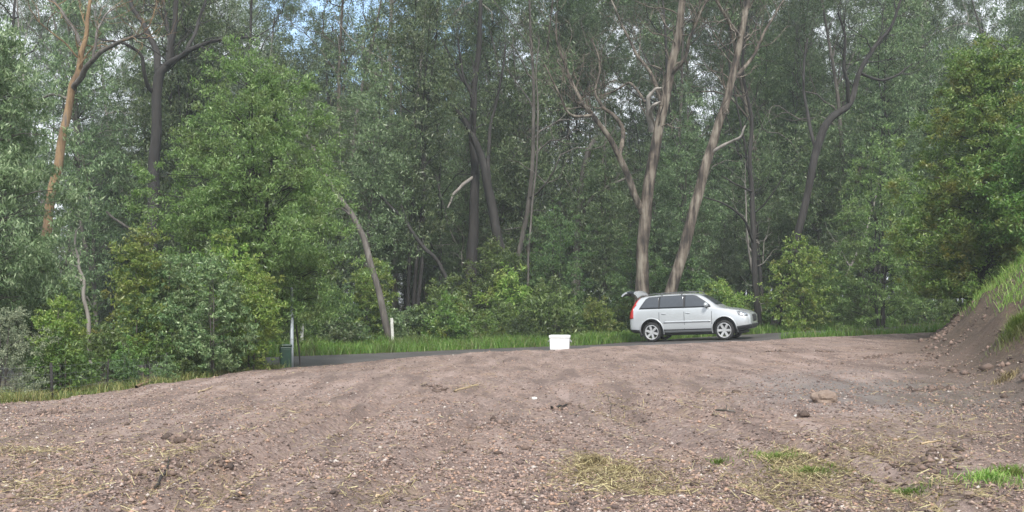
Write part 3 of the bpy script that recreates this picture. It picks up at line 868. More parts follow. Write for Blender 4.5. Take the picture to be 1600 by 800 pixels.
GALV = plain('galvanised_steel', (.34, .38, .41), .55, .3, 0, .15, 4)
sx, sy = at(456, 572, 26.6)[:2]
pole = empty('sign_pole', (sx, sy, gz(sx, sy) - .02))
tag(pole, 'galvanised steel pole half hidden in foliage at the edge of the dirt', 'pole')
bm = bmesh.new(); lathe(bm, [(.0, -.2), (.046, -.2), (.046, 1.42), (.0, 1.42)], 16, 'Z'); link('shaft', bm_mesh('shaft', bm), pole, GALV)
bm = bmesh.new(); lathe(bm, [(.0, 1.38), (.058, 1.38), (.058, 1.44), (.03, 1.46)], 16, 'Z'); link('collar', bm_mesh('collar', bm), pole, GALV)
bm = bmesh.new(); lathe(bm, [(.034, 1.4), (.034, 2.1), (.038, 2.1), (.0, 2.14)], 14, 'Z'); link('upper_tube', bm_mesh('upper_tube', bm), pole, GALV)
GREENP = plain('dark_green_paint', (.012, .045, .028), .45, 0, 0, .3)
gx_, gy_ = at(446, 572, 26.0)[:2]
pil = empty('utility_pillar', (gx_, gy_, gz(gx_, gy_) - .02), .3)
tag(pil, 'squat dark green utility pillar standing behind the galvanised pole', 'utility pillar')
bm = bmesh.new(); bev_box(bm, (-.14, -.12, -.1), (.14, .12, .60), .02); link('cabinet', bm_mesh('cabinet', bm, False), pil, GREENP)
bm = bmesh.new(); bev_box(bm, (-.155, -.135, .60), (.155, .135, .67), .03); link('cap', bm_mesh('pillar_cap', bm, False), pil, GREENP)
bm = bmesh.new(); bev_box(bm, (-.105, -.128, .08), (.105, -.121, .54), .004); link('door', bm_mesh('pillar_door', bm, False), pil, GREENP)

# wire fence at the left
fpts = [(-11.8, 14.4), (-9.9, 15.4), (-8.32, 16.6), (-7.62, 17.4), (-7.45, 19.3), (-7.1, 21.6)]
fen = empty('wire_fence', (fpts[2][0], fpts[2][1], gz(*fpts[2])))
tag(fen, 'low wire mesh fence on grey timber stakes in the weeds left of the dirt', 'fence')
tops = []
for k, (x_, y_) in enumerate(fpts):
    z_ = gz(x_, y_); bm = bmesh.new()
    rad = .026 if k == 3 else .016
    lathe(bm, [(0, -.2), (rad, -.2), (rad * .92, .62), (0, .63)], 8, 'Z')
    po = link('post', bm_mesh('fence_stake', bm), fen, BARK['dark'])
    po.location = (x_ - fen.location.x, y_ - fen.location.y, z_ - fen.location.z); po.rotation_euler = (.03 * (k % 3 - 1), .05 * ((k * 2) % 3 - 1), 0)
    tops.append(np.array(po.location))
tb = Tubes()
for hgt in (.08, .2, .32, .44, .57):
    for a, b_ in zip(tops[:-1], tops[1:]): tb.add([a + (0, 0, hgt), (a + b_) / 2 + (0, 0, hgt - .01), b_ + (0, 0, hgt)], [.0014] * 3, 4)
for a, b_ in zip(tops[:-1], tops[1:]):
    for t in np.arange(.03, 1,   .18 / np.linalg.norm(b_ - a)):
        q = a + (b_ - a) * t; tb.add([q + (0, 0, .06), q + (0, 0, .57)], [.0009] * 2, 4)
link('wire_mesh', tb.mesh('wire_mesh'), fen, plain('fence_wire', (.25, .27, .28), .5, .5))

# ------------------------------------------------------------------ sticks and rocks on the dirt
def pad_pt(px, py):
    Yd = EYE * FOC / (py - HZ)
    for _ in range(12):
        x_ = (px - 800) / FOC * Yd; Yd = (EYE - gz(x_, Yd)) * FOC / (py - HZ)
    return np.array([(px - 800) / FOC * Yd, Yd, gz((px - 800) / FOC * Yd, Yd)])


def stick(p0, p1, rad, mat, label, seed):
    a = pad_pt(*p0); b_ = pad_pt(*p1); r = np.random.default_rng(seed)
    P = np.array([a + (b_ - a) * t for t in np.linspace(0, 1, 7)]) + r.normal(0, .012, (7, 3)); c = P.mean(0)
    P[:, 2] = np.maximum(P[:, 2], ground(P[:, 0], P[:, 1])) + rad * .8
    tb = Tubes(); tb.add(P - c, np.linspace(rad, rad * .5, 7), 6, .15, seed)
    if seed % 2:
        q = P[3] - c; tb.add([q, q + r.normal(0, .03, 3) + (0, 0, .01), q + r.normal(0, .05, 3) + (0, 0, .015)], [rad * .5, rad * .4, rad * .2], 5)
    o = link('stick', tb.mesh('stick'), None, mat); o.location = c
    tag(o, label, 'stick', 'sticks lying on the cleared dirt')


PALEW = bark_mat('stripped_wood', [(.3, (.28, .20, .11)), (.6, (.45, .35, .22)), (.8, (.58, .5, .36))])
stick((212, 607), (254, 590), .03, BARK['orange'], 'orange brown branch lying in weeds at the left edge of the dirt', 1)
stick((310, 615), (332, 608), .016, PALEW, 'pale stripped stick just below the orange brown branch', 2)
stick((708, 613), (746, 602), .018, PALEW, 'yellow stick lying beside a dark hollow in mid dirt', 3)
stick((862, 640), (886, 634), .02, BARK['dark'], 'short dark stick lying past the white stone', 4)
stick((948, 618), (960, 660), .007, BARK['dark'], 'thin dark twig pointing towards the camera near a straw patch', 5)
stick((585, 758), (606, 774), .012, PALEW, 'thin pale stick on the nearest dirt', 6)
stick((1045, 772), (1082, 766), .010, PALEW, 'straw coloured stick below the standing dead tuft', 7)
stick((245, 758), (266, 738), .014, BARK['dark'], 'dark twig among clods on the near left of the dirt', 8)
stick((1120, 642), (1150, 646), .018, BARK['grey'], 'grey stick in front of the car, halfway down the dirt', 9)
stick((1440, 695), (1470, 690), .014, PALEW, 'pale split stick in the shade of the bank foot', 10)


def rock(px, py, size, mat, label, seed):
    p = pad_pt(px, py); bm = bmesh.new(); bmesh.ops.create_icosphere(bm, subdivisions=3, radius=1)
    r = random.Random(seed); off = Vector((r.random() * 9, r.random() * 9, r.random() * 9))
    from mathutils import noise
    for v in bm.verts:
        k = 1 + .35 * noise.noise(v.co * 1.3 + off) + .14 * noise.noise(v.co * 3.5 + off)
        v.co = Vector((v.co.x * 1.2, v.co.y, v.co.z * .7)) * k * size
    o = link('rock' if mat is not DIRTC else 'dirt_clod', bm_mesh('rock', bm, False), None, mat); o.location = p + np.array([0, 0, size * .25]); o.rotation_euler = (0, 0, r.random() * 6)
    tag(o, label, 'rock' if mat is not DIRTC else 'clod', 'larger stones and clods on the dirt')


DIRTC = bark_mat('clod_earth', [(.3, (.045, .03, .024)), (.55, (.09, .062, .048)), (.8, (.17, .12, .095))], 1, 12)
ROCKW = plain('pale_stone', (.62, .60, .57), .8, 0, 0, .3, 12)
ROCKB = bark_mat('brown_stone', [(.3, (.14, .10, .08)), (.55, (.24, .18, .14)), (.8, (.36, .29, .25))], 1, 10)
rock(835, 624, .045, ROCKW, 'white stone lying alone in the middle of the dirt', 1)
rock(1537, 500, .07, ROCKW, 'pale stone stuck in the face of the earth bank', 2)
rock(1255, 651, .075, DIRTC, 'dark clod with a pale pebble against it, before the brown mound', 3)
rock(1244, 651, .03, ROCKW, 'pale pebble against a dark clod', 4)
rock(1150, 614, .06, DIRTC, 'single dark clod on open dirt in front of the car', 5)
rock(1287, 628, .17, ROCKB, 'low brown lump of earth, largest on the open dirt', 6)
rock(280, 691, .06, DIRTC, 'dark clod at the head of the left straw streak', 7)
rock(165, 798, .05, DIRTC, 'dark clod at the bottom edge of the dirt', 8)
rock(335, 745, .055, DIRTC, 'dark clod beside a grey patch on the near left dirt', 9)
rock(720, 790, .045, ROCKB, 'brown stone on the nearest dirt under the cool box', 10)
rock(1085, 758, .035, DIRTC, 'small dark clod beside the big straw patch', 11)
rock(1515, 775, .04, ROCKB, 'reddish brown stone between two green grass tufts', 12)

# ------------------------------------------------------------------ trees: the ones the photo shows singly
def pxpath(pts, Y, dy=None):
    """trunk line through photo pixels (px,py,diameter px) at distance Y -> points, radii"""
    P = []; R = []
    for k, (px, py, w) in enumerate(pts):
        yy = Y + (dy[k] if dy else 0)
        P.append(at(px, py, yy)); R.append(w * .5 / FOC * yy)
    return np.array(P), np.array(R)


def gum(name, label, Y, limbs, bark, leaf, seed, nclump=1.0, per=120, tipr=.55, leafL=.17, leafW=.042, droop=.6, root_px=None, limb_sub=4, group=None, category='tree', up=.12, minfrac=.35, subL=(1.2, 2.6), crown=True):
    """limbs[0] is the trunk; each limb: dict(p=[(px,py,w)..], dy=[..], leaf=True/False)"""
    r = np.random.default_rng(seed)
    tb = Tubes(); tips = []; base = None; extra = []
    for li, L in enumerate(limbs):
        P, R = pxpath(L['p'], Y, L.get('dy'))
        if li == 0:
            g = gz(P[0][0], P[0][1])
            if P[0][2] > g + .05:
                q = P[0] + (P[0] - P[1]) / np.linalg.norm(P[0] - P[1]) * .01; q = np.array([P[0][0] + (P[0][0] - P[1][0]) * .2, P[0][1], g - .15])
                P = np.vstack([q, P]); R = np.concatenate([[R[0] * 1.25], R])
            else: P[0][2] = g - .15
            base = np.array([P[0][0], P[0][1], g])
        m_ = max(8, len(P) * 5)
        S = spline(np.column_stack([P, R]), m_)
        S[:, :3] += np.outer(np.sin(np.arange(m_) * .9 + seed), [.02, .02, 0])
        if L.get('bark'):
            t2 = Tubes(); t2.add(S[:, :3], np.maximum(S[:, 3], .008), 8, .12, seed * 31 + li); extra.append((t2, L['bark'], L.get('name', 'limb')))
        else: tb.add(S[:, :3], np.maximum(S[:, 3], .008), 10 if li == 0 else 7, .10, seed * 31 + li)
        if L.get('leaf', True):
            n_ = max(1, int(limb_sub * L.get('k', 1)))
            for j in range(n_):
                t = 1.0 if j == 0 else r.uniform(L.get('f', minfrac), 1.0)
                k = min(m_ - 1, int(t * (m_ - 1))); d = unit(S[k, :3] - S[max(0, k - 2), :3])
                dd = unit(d + r.normal(0, .8, 3) * np.array([1, 1, .6]))
                grow(tb, S[k, :3], dd, r.uniform(*subL), max(.012, min(.035, S[k, 3] * .35)), 1, r, tips, up, .3, 4, tipr, 5)
    root = empty(name, tuple(base)); tag(root, label, category, group)
    me = tb.mesh(name + '_trunk'); me.transform(Matrix.Translation(-Vector(base)))
    link('trunk', me, root, BARK[bark])
    for t2, bk, nm in extra:
        m2 = t2.mesh(nm); m2.transform(Matrix.Translation(-Vector(base))); link(nm, m2, root, BARK[bk])
    if tips and crown:
        C = clumps([t[0] for t in tips], [t[1] for t in tips], per, r, 1.0) - base
        link('crown', leaf_mesh(name + '_crown', C, leafL, leafW, droop, r), root, LEAF[leaf])
    return root


gum('gum_tree', 'tall gum tree forking above the car, with brown ribbon bark and twisted pale limbs', 46.5, [
    dict(p=[(1003, 470, 22.8), (1004, 400, 19.0), (1009, 330, 18.2), (1020, 250, 16.7), (1036, 170, 15.2), (1050, 100, 13.7), (1062, 40, 12.2), (1072, -60, 8.4), (1076, -150, 4.6)], f=.5, k=5),
    dict(p=[(1006, 340, 12.2), (990, 300, 11.4), (970, 250, 10.6), (948, 210, 9.1), (925, 180, 8.4), (908, 158, 6.8), (890, 120, 5.3), (872, 70, 3.8), (868, 20, 2.3)], dy=[0, -.2, -.5, -.8, -1, -1.2, -1.2, -1.4, -1.5], f=.5, k=4),
    dict(p=[(966, 245, 7.6), (974, 215, 7.6), (968, 190, 6.8), (952, 175, 6.1), (940, 165, 5.3), (930, 140, 3.8), (938, 105, 3.0), (925, 60, 2.3)], dy=[-.5, 0, .3, .5, .6, .8, 1, 1.2], k=2.6, f=.5),
    dict(p=[(1018, 205, 8.4), (1013, 175, 6.8), (1014, 152, 6.1), (1024, 140, 4.6), (1034, 137, 2.3)], dy=[0, -.6, -.9, -1, -1], bark='pale', name='dead_limb', leaf=False),
    dict(p=[(1020, 195, 6.1), (1017, 172, 5.3), (1024, 163, 4.6), (1033, 159, 2.3)], dy=[0, -.9, -1.2, -1.3], bark='pale', name='dead_limb', leaf=False),
    dict(p=[(1044, 120, 7.6), (1068, 95, 6.1), (1078, 60, 4.6), (1095, 20, 3.8), (1120, -30, 2.3)], dy=[0, -.5, -.9, -1.2, -1.4], k=2, f=.4),
    dict(p=[(1036, 170, 6.8), (1020, 120, 5.3), (995, 85, 4.6), (975, 45, 3.0), (955, 0, 2.3)], dy=[0, .6, 1.1, 1.6, 2], k=2, f=.4),
    dict(p=[(925, 180, 5.3), (900, 182, 4.6), (885, 172, 3.8), (868, 135, 3.0), (850, 100, 2.3)], dy=[-1, -1.5, -1.9, -2.3, -2.4], k=1.5, f=.5),
    dict(p=[(1008, 160, 4.6), (985, 130, 3.8), (965, 140, 3.0), (940, 150, 2.3)], dy=[0, 1.4, 1.8, 2.2], k=1.2),
], 'gum', 'gumgrey', 101, per=230, limb_sub=5, subL=(1.2, 2.6), tipr=.62)

gum('gum_tree', 'thick leaning gum trunk just behind the car, tilting up to the right', 45.6, [
    dict(p=[(1042, 475, 21.3), (1058, 425, 19.0), (1076, 360, 18.2), (1094, 290, 16.7), (1108, 240, 16.0), (1126, 185, 14.4), (1142, 130, 12.2), (1157, 60, 10.6), (1168, 0, 9.1), (1180, -100, 6.1)], f=.62, k=5),
    dict(p=[(1108, 240, 6.1), (1140, 222, 4.6), (1155, 215, 3.8), (1165, 196, 2.3)], dy=[0, -.6, -1, -1.2], bark='pale', name='dead_limb', leaf=False),
    dict(p=[(1142, 130, 6.8), (1175, 90, 5.3), (1200, 40, 3.8), (1225, 0, 2.3)], dy=[0, .8, 1.2, 1.6], k=2, f=.4),
    dict(p=[(1157, 60, 6.8), (1130, 20, 4.6), (1110, -20, 3.0)], dy=[0, -1, -1.5], k=2, f=.3),
], 'gum', 'gum', 102, per=230, limb_sub=5)

gum('gum_tree', 'dark straight gum trunk branching high up behind the bright green tree', 43, [
    dict(p=[(236, 440, 22), (238, 360, 19), (241, 260, 17), (245, 180, 15), (247, 122, 15), (262, 100, 12), (270, 60, 9), (276, 0, 7), (290, -80, 4)], f=.6, k=2),
    dict(p=[(248, 118, 12), (244, 80, 10), (225, 40, 8), (205, 5, 6), (190, -50, 4)], dy=[0, .4, .8, 1, 1.4], k=2, f=.4),
    dict(p=[(258, 104, 10), (282, 88, 9), (310, 72, 7), (345, 62, 5), (395, 58, 3)], dy=[0, -.5, -.9, -1.2, -1.6], k=2, f=.5),
    dict(p=[(240, 145, 7), (228, 128, 6), (222, 90, 5), (200, 70, 4), (160, 62, 3)], dy=[0, -.5, -.9, -1.2, -1.8], k=1.5, f=.5),
    dict(p=[(239, 378, 6), (215, 363, 5), (190, 350, 4), (165, 330, 3)], dy=[0, -.5, -.9, -1.2], bark='grey', name='dead_limb', leaf=False),
    dict(p=[(262, 98, 7), (264, 60, 6), (258, 20, 5), (250, -40, 3)], dy=[0, 1, 1.5, 2], k=2, f=.4),
    dict(p=[(290, 84, 6), (305, 50, 5), (318, 10, 4), (330, -40, 2)], dy=[-.5, 0, .6, 1], k=2, f=.4),
], 'dark', 'gumgrey', 103, per=110, limb_sub=4, tipr=.55)

gum('gum_tree', 'leaning gum with orange peeling bark near the left edge of the forest', 38, [
    dict(p=[(60, 520, 17), (70, 380, 15), (84, 290, 15), (97, 225, 14), (110, 150, 12), (122, 112, 11), (131, 70, 8), (139, 20, 6), (146, -60, 4)], f=.65, k=2),
    dict(p=[(114, 140, 8), (128, 118, 8), (146, 92, 7), (170, 74, 6), (196, 62, 5), (226, 52, 3)], dy=[0, -.4, -.8, -1, -1.2, -1.3], bark='grey', k=2, f=.6),
    dict(p=[(108, 155, 5), (85, 148, 4), (60, 155, 3), (34, 160, 2)], dy=[0, .5, .8, 1], bark='grey', k=.7, f=.8),
    dict(p=[(130, 75, 6), (112, 40, 5), (90, 10, 4), (60, -30, 3)], dy=[0, .6, 1, 1.2], bark='grey', k=2, f=.4),
    dict(p=[(146, 92, 5), (150, 60, 4), (160, 30, 3), (182, 10, 2)], dy=[-.8, -.6, 0, .4], bark='grey', k=1.4, f=.4),
], 'orange', 'gum', 104, per=100, limb_sub=4, tipr=.5)

gum('gum_tree', 'slanting grey trunk leaning left out of the verge by the guide post', 39.8, [
    dict(p=[(608, 525, 11.7), (590, 450, 10.1), (572, 385, 9.4), (556, 345, 8.6), (535, 315, 7.8), (512, 280, 7.0), (490, 235, 5.5), (470, 190, 3.9)], f=.75, k=2),
    dict(p=[(548, 335, 4.7), (530, 325, 3.1), (515, 335, 1.6)], leaf=False)], 'grey', 'wattle', 105, per=90, limb_sub=2, tipr=.4, subL=(.7, 1.4))

gum('dead_tree', 'thin bare dead trunk leaning across the dim middle of the forest', 46, [
    dict(p=[(722, 500, 7), (686, 412, 6), (660, 385, 6), (635, 348, 5), (610, 322, 4.5), (588, 300, 4), (570, 275, 2)], leaf=False),
    dict(p=[(635, 348, 4), (628, 318, 3), (632, 290, 2)], dy=[0, .4, .7], leaf=False)], 'dark', 'gum', 106, category='dead tree')

gum('gum_tree', 'dark upright trunk left of a second dark curved trunk, mid forest', 51, [
    dict(p=[(733, 500, 20), (736, 430, 18), (740, 340, 15), (742, 270, 13), (738, 200, 11), (742, 130, 9), (750, 50, 7), (752, -60, 4)], f=.6, k=3),
    dict(p=[(741, 275, 6), (722, 290, 5), (708, 305, 4), (700, 325, 2)], dy=[0, -.5, -.8, -1], bark='pale', name='dead_limb', leaf=False),
    dict(p=[(740, 150, 6), (715, 110, 5), (690, 60, 3)], dy=[0, .8, 1.2], k=2, f=.4)], 'dark', 'gum', 107, per=110, limb_sub=3)

gum('gum_tree', 'dark trunk curving strongly to the left as it rises, mid forest', 50, [
    dict(p=[(800, 500, 20), (792, 440, 17), (780, 380, 15), (768, 320, 14), (756, 260, 12), (738, 210, 10), (715, 175, 9), (692, 162, 7), (660, 150, 5), (640, 120, 4)], f=.7, k=2.5),
    dict(p=[(765, 300, 7), (763, 240, 6), (768, 190, 5), (782, 130, 4), (790, 70, 3)], dy=[0, .8, 1.1, 1.4, 1.6], k=2.5, f=.5),
    dict(p=[(738, 210, 6), (738, 160, 5), (722, 110, 4), (716, 60, 3)], dy=[0, -.8, -1.1, -1.4], k=2.5, f=.4)], 'dark', 'gum', 108, per=120, limb_sub=3)

gum('gum_tree', 'dark crooked gum right of the car whose boughs zigzag up to the right', 46.5, [
    dict(p=[(1212, 500, 16), (1226, 440, 14), (1244, 375, 13), (1262, 300, 12), (1278, 225, 13), (1298, 185, 12), (1328, 162, 10), (1340, 120, 8), (1365, 75, 7), (1390, 45, 5), (1408, 0, 4)], f=.7, k=2.5),
    dict(p=[(1326, 165, 7), (1324, 130, 6), (1318, 100, 5), (1321, 60, 4), (1310, 20, 3)], dy=[0, -.5, -.8, -1, -1.2], k=2, f=.4),
    dict(p=[(1275, 235, 6), (1262, 180, 5), (1255, 120, 4), (1262, 60, 3)], dy=[0, .8, 1.4, 1.8], k=2, f=.4),
    dict(p=[(1345, 115, 5), (1375, 125, 4), (1400, 118, 3), (1425, 100, 2)], dy=[0, .8, 1.2, 1.5], k=1.5, f=.5)], 'dark', 'gumgrey', 109, per=110, limb_sub=4, tipr=.55)

gum('gum_tree', 'slim dark trunk standing between the leaning gum and the crooked gum', 47.5, [
    dict(p=[(1184, 490, 10), (1178, 400, 8), (1176, 320, 7), (1172, 250, 6), (1174, 180, 5), (1160, 110, 4), (1168, 40, 3)], f=.6, k=3),
    dict(p=[(1176, 300, 4), (1150, 288, 3), (1128, 275, 2)], dy=[0, -.6, -.8], leaf=False),
    dict(p=[(1178, 380, 4), (1160, 340, 4), (1130, 318, 3), (1100, 308, 2)], dy=[0, -.8, -1.2, -1.4], leaf=False)], 'dark', 'wattle', 110, per=70, limb_sub=2.5, tipr=.45)

gum('gum_tree', 'broken snag with a pale elbow left of the forked gum', 51, [
    dict(p=[(896, 480, 18), (902, 400, 16), (906, 330, 14), (912, 270, 11), (920, 235, 9), (932, 212, 5)], leaf=False),
    dict(p=[(905, 345, 8), (925, 310, 6), (950, 292, 4), (985, 275, 3)], dy=[0, -.7, -1, -1.2], k=2, f=.5)], 'grey', 'wattle', 111, per=80, limb_sub=3, tipr=.45, subL=(.7, 1.3))

gum('sapling', 'very thin pale pole trunk rising from the verge left of the cool box', 47, [
    dict(p=[(822, 508, 4.5), (825, 430, 4), (828, 360, 3.6), (836, 280, 3.2), (841, 190, 3), (838, 120, 2), (842, 60, 1.5)], f=.6, k=3)], 'grey', 'gumgrey', 112, per=70, limb_sub=3, tipr=.45, category='sapling')
gum('sapling', 'pale bent sapling trunk among the weeds at the left', 26, [
    dict(p=[(140, 530, 7), (133, 470, 6), (128, 430, 5), (120, 400, 4), (118, 360, 3)], f=.6, k=2),
    dict(p=[(128, 440, 4), (112, 428, 3), (95, 425, 2)], k=.6)], 'pale', 'blue', 113, per=60, limb_sub=2, tipr=.22, subL=(.3, .6), leafL=.09, leafW=.03, category='sapling')


def leafy(name, label, cat, base, prof, ncl, crad, per, leaf, bark, seed, leafL=.12, leafW=.032, droop=.4, stems=3, strunk=.05, skew=(0, 0), group=None, hollow=.45, make=True, flat=0.0, cone=1.0):
    """leafy tree or bush: clumps fill an uneven envelope prof=[(height, radius)...] round several stems"""
    r = np.random.default_rng(seed)
    hs = np.array([p[0] for p in prof]); rs = np.array([p[1] for p in prof]); H = hs[-1]
    z = r.uniform(hs[0], H, ncl * 3); rad = np.interp(z, hs, rs)
    k = r.random(len(z)) < (rad / rs.max()) ** 1.2 + .04
    z = z[k][:ncl]; rad = rad[k][:ncl]; n = len(z)
    a = r.uniform(0, 2 * PI, n)
    lob = 1 + .28 * np.sin(a * 3 + z * 1.7 / max(.5, H * .2) + seed) + .18 * np.sin(a * 5 - z * 3 / max(.5, H * .2))
    q = rad * (hollow + (1 - hollow) * np.sqrt(r.random(n))) * lob
    C = np.stack([q * np.cos(a) + skew[0] * z / H, q * np.sin(a) + skew[1] * z / H, z], 1)
    tb = Tubes()
    tops = []
    for s_ in range(stems):
        aa = r.uniform(0, 2 * PI); rr_ = r.uniform(0, .35) * rs.max() if stems > 1 else 0
        top = np.array([rr_ * np.cos(aa) + skew[0], rr_ * np.sin(aa) + skew[1], H * r.uniform(.8, .97)])
        b0 = np.array([rr_ * .25 * np.cos(aa), rr_ * .25 * np.sin(aa), -.15])
        P = np.array([b0 + (top - b0) * t + r.normal(0, .03 * H * .25, 3) * (0 < t < 1) for t in np.linspace(0, 1, 6)])
        S = spline(P, 16); tb.add(S, np.linspace(strunk, strunk * .15, 16), 7, .08, seed + s_); tops.append(S)
    A = np.vstack(tops)
    for c in C[r.random(n) < .8]:
        low = A[(A[:, 2] < c[2] - .15 * np.linalg.norm(c[:2]))]
        if len(low) == 0: continue
        o = low[np.argmin(np.linalg.norm(low - c + np.array([0, 0, .25 * crad]), axis=1))]
        mid_ = (o + c) / 2 + np.array([0, 0, .08 * np.linalg.norm(c - o)]) + r.normal(0, .03, 3)
        tb.add(np.array([o, mid_, c]), [strunk * .22, strunk * .14, strunk * .05], 4)
    L = clumps(C, np.full(n, crad) * r.uniform(.7, 1.3, n), per, r, .7)
    L = L[L[:, 2] > .02]
    tm = tb.mesh(name + '_trunk'); lm = leaf_mesh(name + '_crown', L, leafL, leafW, droop, r, flat)
    tm.materials.append(BARK[bark]); lm.materials.append(LEAF[leaf])
    if not make: return tm, lm
    x_, y_ = base
    root = empty(name, (x_, y_, gz(x_, y_))); tag(root, label, cat, group)
    link('stem' if 'shrub' in name else 'trunk', tm, root); link('foliage' if 'shrub' in name else 'crown', lm, root)
    return root


def px_leafy(name, label, cat, px, Y, prof_px, *a, **k):
    """envelope given in photo pixels: [(row, half width)], bottom row first"""
    x_ = (px - 800) / FOC * Y; g = gz(x_, Y)
    prof = [(max(.02, EYE + (HZ - row) / FOC * Y - g), hw / FOC * Y) for row, hw in prof_px]
    return leafy(name, label, cat, (x_, Y), prof, *a, **k)


px_leafy('wattle_tree', 'tall bright green feathery tree in front of the forest left of centre', 'tree', 402, 27.5,
         [(508, 84), (480, 104), (440, 112), (380, 125), (320, 128), (270, 132), (230, 112), (190, 88), (150, 72), (110, 48), (82, 12)], 360, .42, 330, 'bright', 'dark', 201, .105, .026, .75, 4, .085, (.0, 0), None, .25)
px_leafy('gum_tree', 'pale grey-green weeping tree at the left edge', 'tree', -15, 24.5,
         [(520, 60), (450, 85), (380, 105), (300, 112), (220, 90), (150, 60), (90, 60), (40, 25)], 260, .38, 210, 'weep', 'grey', 202, .13, .03, 1.0, 3, .09, (0, 0), None, .3)
px_leafy('broad_tree', 'dense dark round tree with yellowish tips beside the earth bank', 'tree', 1532, 34,
         [(520, 60), (470, 95), (400, 112), (330, 112), (260, 102), (200, 85), (150, 68), (110, 50), (68, 12)], 400, .45, 330, 'broad', 'dark', 203, .12, .042, .25, 3, .13, (.25, 0), None, .35)
px_leafy('broad_tree', 'second dense tree with yellow-green tips above the grassy bank top', 'tree', 1690, 30,
         [(470, 60), (400, 100), (300, 110), (200, 85), (130, 55), (85, 15)], 260, .48, 240, 'broad', 'dark', 204, .13, .046, .25, 3, .12, (0, 0), None, .35)
px_leafy('shrub', 'silver-grey domed shrub behind the wire fence', 'shrub', 2, 18.6,
         [(620, 62), (580, 74), (540, 72), (510, 55), (486, 18)], 110, .17, 190, 'grey', 'grey', 205, .05, .014, .3, 5, .02, (0, 0), None, .45)
px_leafy('sapling', 'blue-green sapling in front of the bright feathery tree', 'sapling', 335, 23.2,
         [(585, 40), (540, 50), (490, 52), (450, 45), (420, 25), (404, 6)], 100, .2, 130, 'blue', 'grey', 206, .085, .03, .4, 3, .022, (0, 0), None, .3)
px_leafy('sapling', 'sapling with reddish yellow new tips beside the blue-green sapling', 'sapling', 390, 24.2,
         [(575, 35), (520, 42), (470, 38), (430, 22), (396, 5)], 85, .2, 120, 'yellow', 'grey', 207, .085, .028, .4, 2, .022, (0, 0), None, .3)
px_leafy('sapling', 'leafy yellow-green sapling against the dark straight trunk', 'sapling', 222, 24,
         [(560, 30), (480, 38), (430, 40), (390, 28), (360, 8)], 85, .22, 120, 'yellow', 'grey', 208, .085, .028, .4, 2, .025, (0, 0), None, .3)
px_leafy('sapling', 'narrow olive sapling rising just past the silver-grey shrub', 'sapling', 92, 19.6,
         [(612, 22), (560, 30), (510, 28), (480, 16), (462, 5)], 70, .15, 120, 'yellow', 'grey', 209, .07, .022, .4, 2, .018, (0, 0), None, .3)
px_leafy('sapling', 'mid green sapling drooping over the galvanised pole', 'sapling', 470, 28.3,
         [(492, 12), (470, 36), (450, 40), (430, 30), (400, 20)], 60, .22, 120, 'bright', 'grey', 210, .09, .03, .6, 2, .022, (-.2, 0), None, .2)
px_leafy('shrub', 'light green shrub wrapped about the foot of the slanting grey trunk', 'shrub', 578, 42.3,
         [(530, 25), (480, 30), (430, 28), (395, 15), (375, 4)], 80, .3, 110, 'yellow', 'grey', 211, .14, .045, .4, 3, .03, (0, 0), None, .3)
px_leafy('shrub', 'rounded pale shrub spreading right of the slanting grey trunk', 'shrub', 642, 42,
         [(530, 34), (505, 42), (490, 30), (478, 8)], 70, .25, 110, 'blue', 'grey', 212, .12, .04, .4, 4, .02, (0, 0), None, .35)
px_leafy('shrub', 'fern-like blue-green shrub on the verge between the two guide posts', 'shrub', 522, 37.5,
         [(545, 24), (520, 36), (503, 26), (492, 6)], 60, .24, 110, 'blue', 'grey', 213, .11, .035, .5, 4, .018, (0, 0), None, .35)
px_leafy('shrub', 'bright yellow-green bush in a gap among mid forest trunks', 'shrub', 770, 49,
         [(505, 30), (460, 45), (420, 38), (390, 20), (372, 5)], 110, .36, 110, 'bright', 'grey', 214, .15, .05, .35, 4, .03, (0, 0), None, .3)
px_leafy('shrub', 'olive feathery bush behind the cool box', 'shrub', 868, 47.5,
         [(510, 40), (450, 52), (390, 45), (340, 28), (315, 6)], 140, .38, 110, 'wattle', 'dark', 215, .13, .03, .5, 4, .035, (0, 0), None, .25)
px_leafy('shrub', 'yellow-green bush at the base of the crooked gum', 'shrub', 1250, 45.8,
         [(512, 30), (480, 42), (440, 44), (400, 30), (372, 6)], 110, .34, 110, 'yellow', 'grey', 216, .15, .05, .35, 4, .03, (0, 0), None, .3)
px_leafy('shrub', 'light green bush low behind the car bonnet', 'shrub', 1122, 46.6,
         [(505, 30), (480, 36), (455, 26), (440, 6)], 70, .32, 100, 'yellow', 'grey', 217, .14, .045, .35, 4, .025, (0, 0), None, .3)
px_leafy('wattle_tree', 'feathery bright wattle between the crooked gum and the dense round tree', 'tree', 1378, 45,
         [(515, 55), (440, 75), (370, 72), (300, 55), (240, 35), (190, 8)], 230, .42, 140, 'bright', 'dark', 218, .15, .036, .5, 4, .06, (0, 0), None, .25)

# weeds and low bushes down the left border
r = np.random.default_rng(300)
WEEDS = []
for v in range(5):
    WEEDS.append(leafy('shrub', '', '', (0, 0), [(.03, .28), (.25, .42), (.55, .36), (.85, .16), (1.0, .04)], 38, .13, 90, ['yellow', 'bright', 'blue', 'fern', 'wattle'][v], 'grey', 310 + v, .08, .024, .3, 4, .012, (0, 0), None, .3, False))
WL = ['low yellow-green weed bush at the left border of the dirt', 'low bright green weed bush at the left border of the dirt', 'low blue-green weed bush at the left border of the dirt',
      'low ferny bush at the left border of the dirt', 'low dark feathery bush at the left border of the dirt']


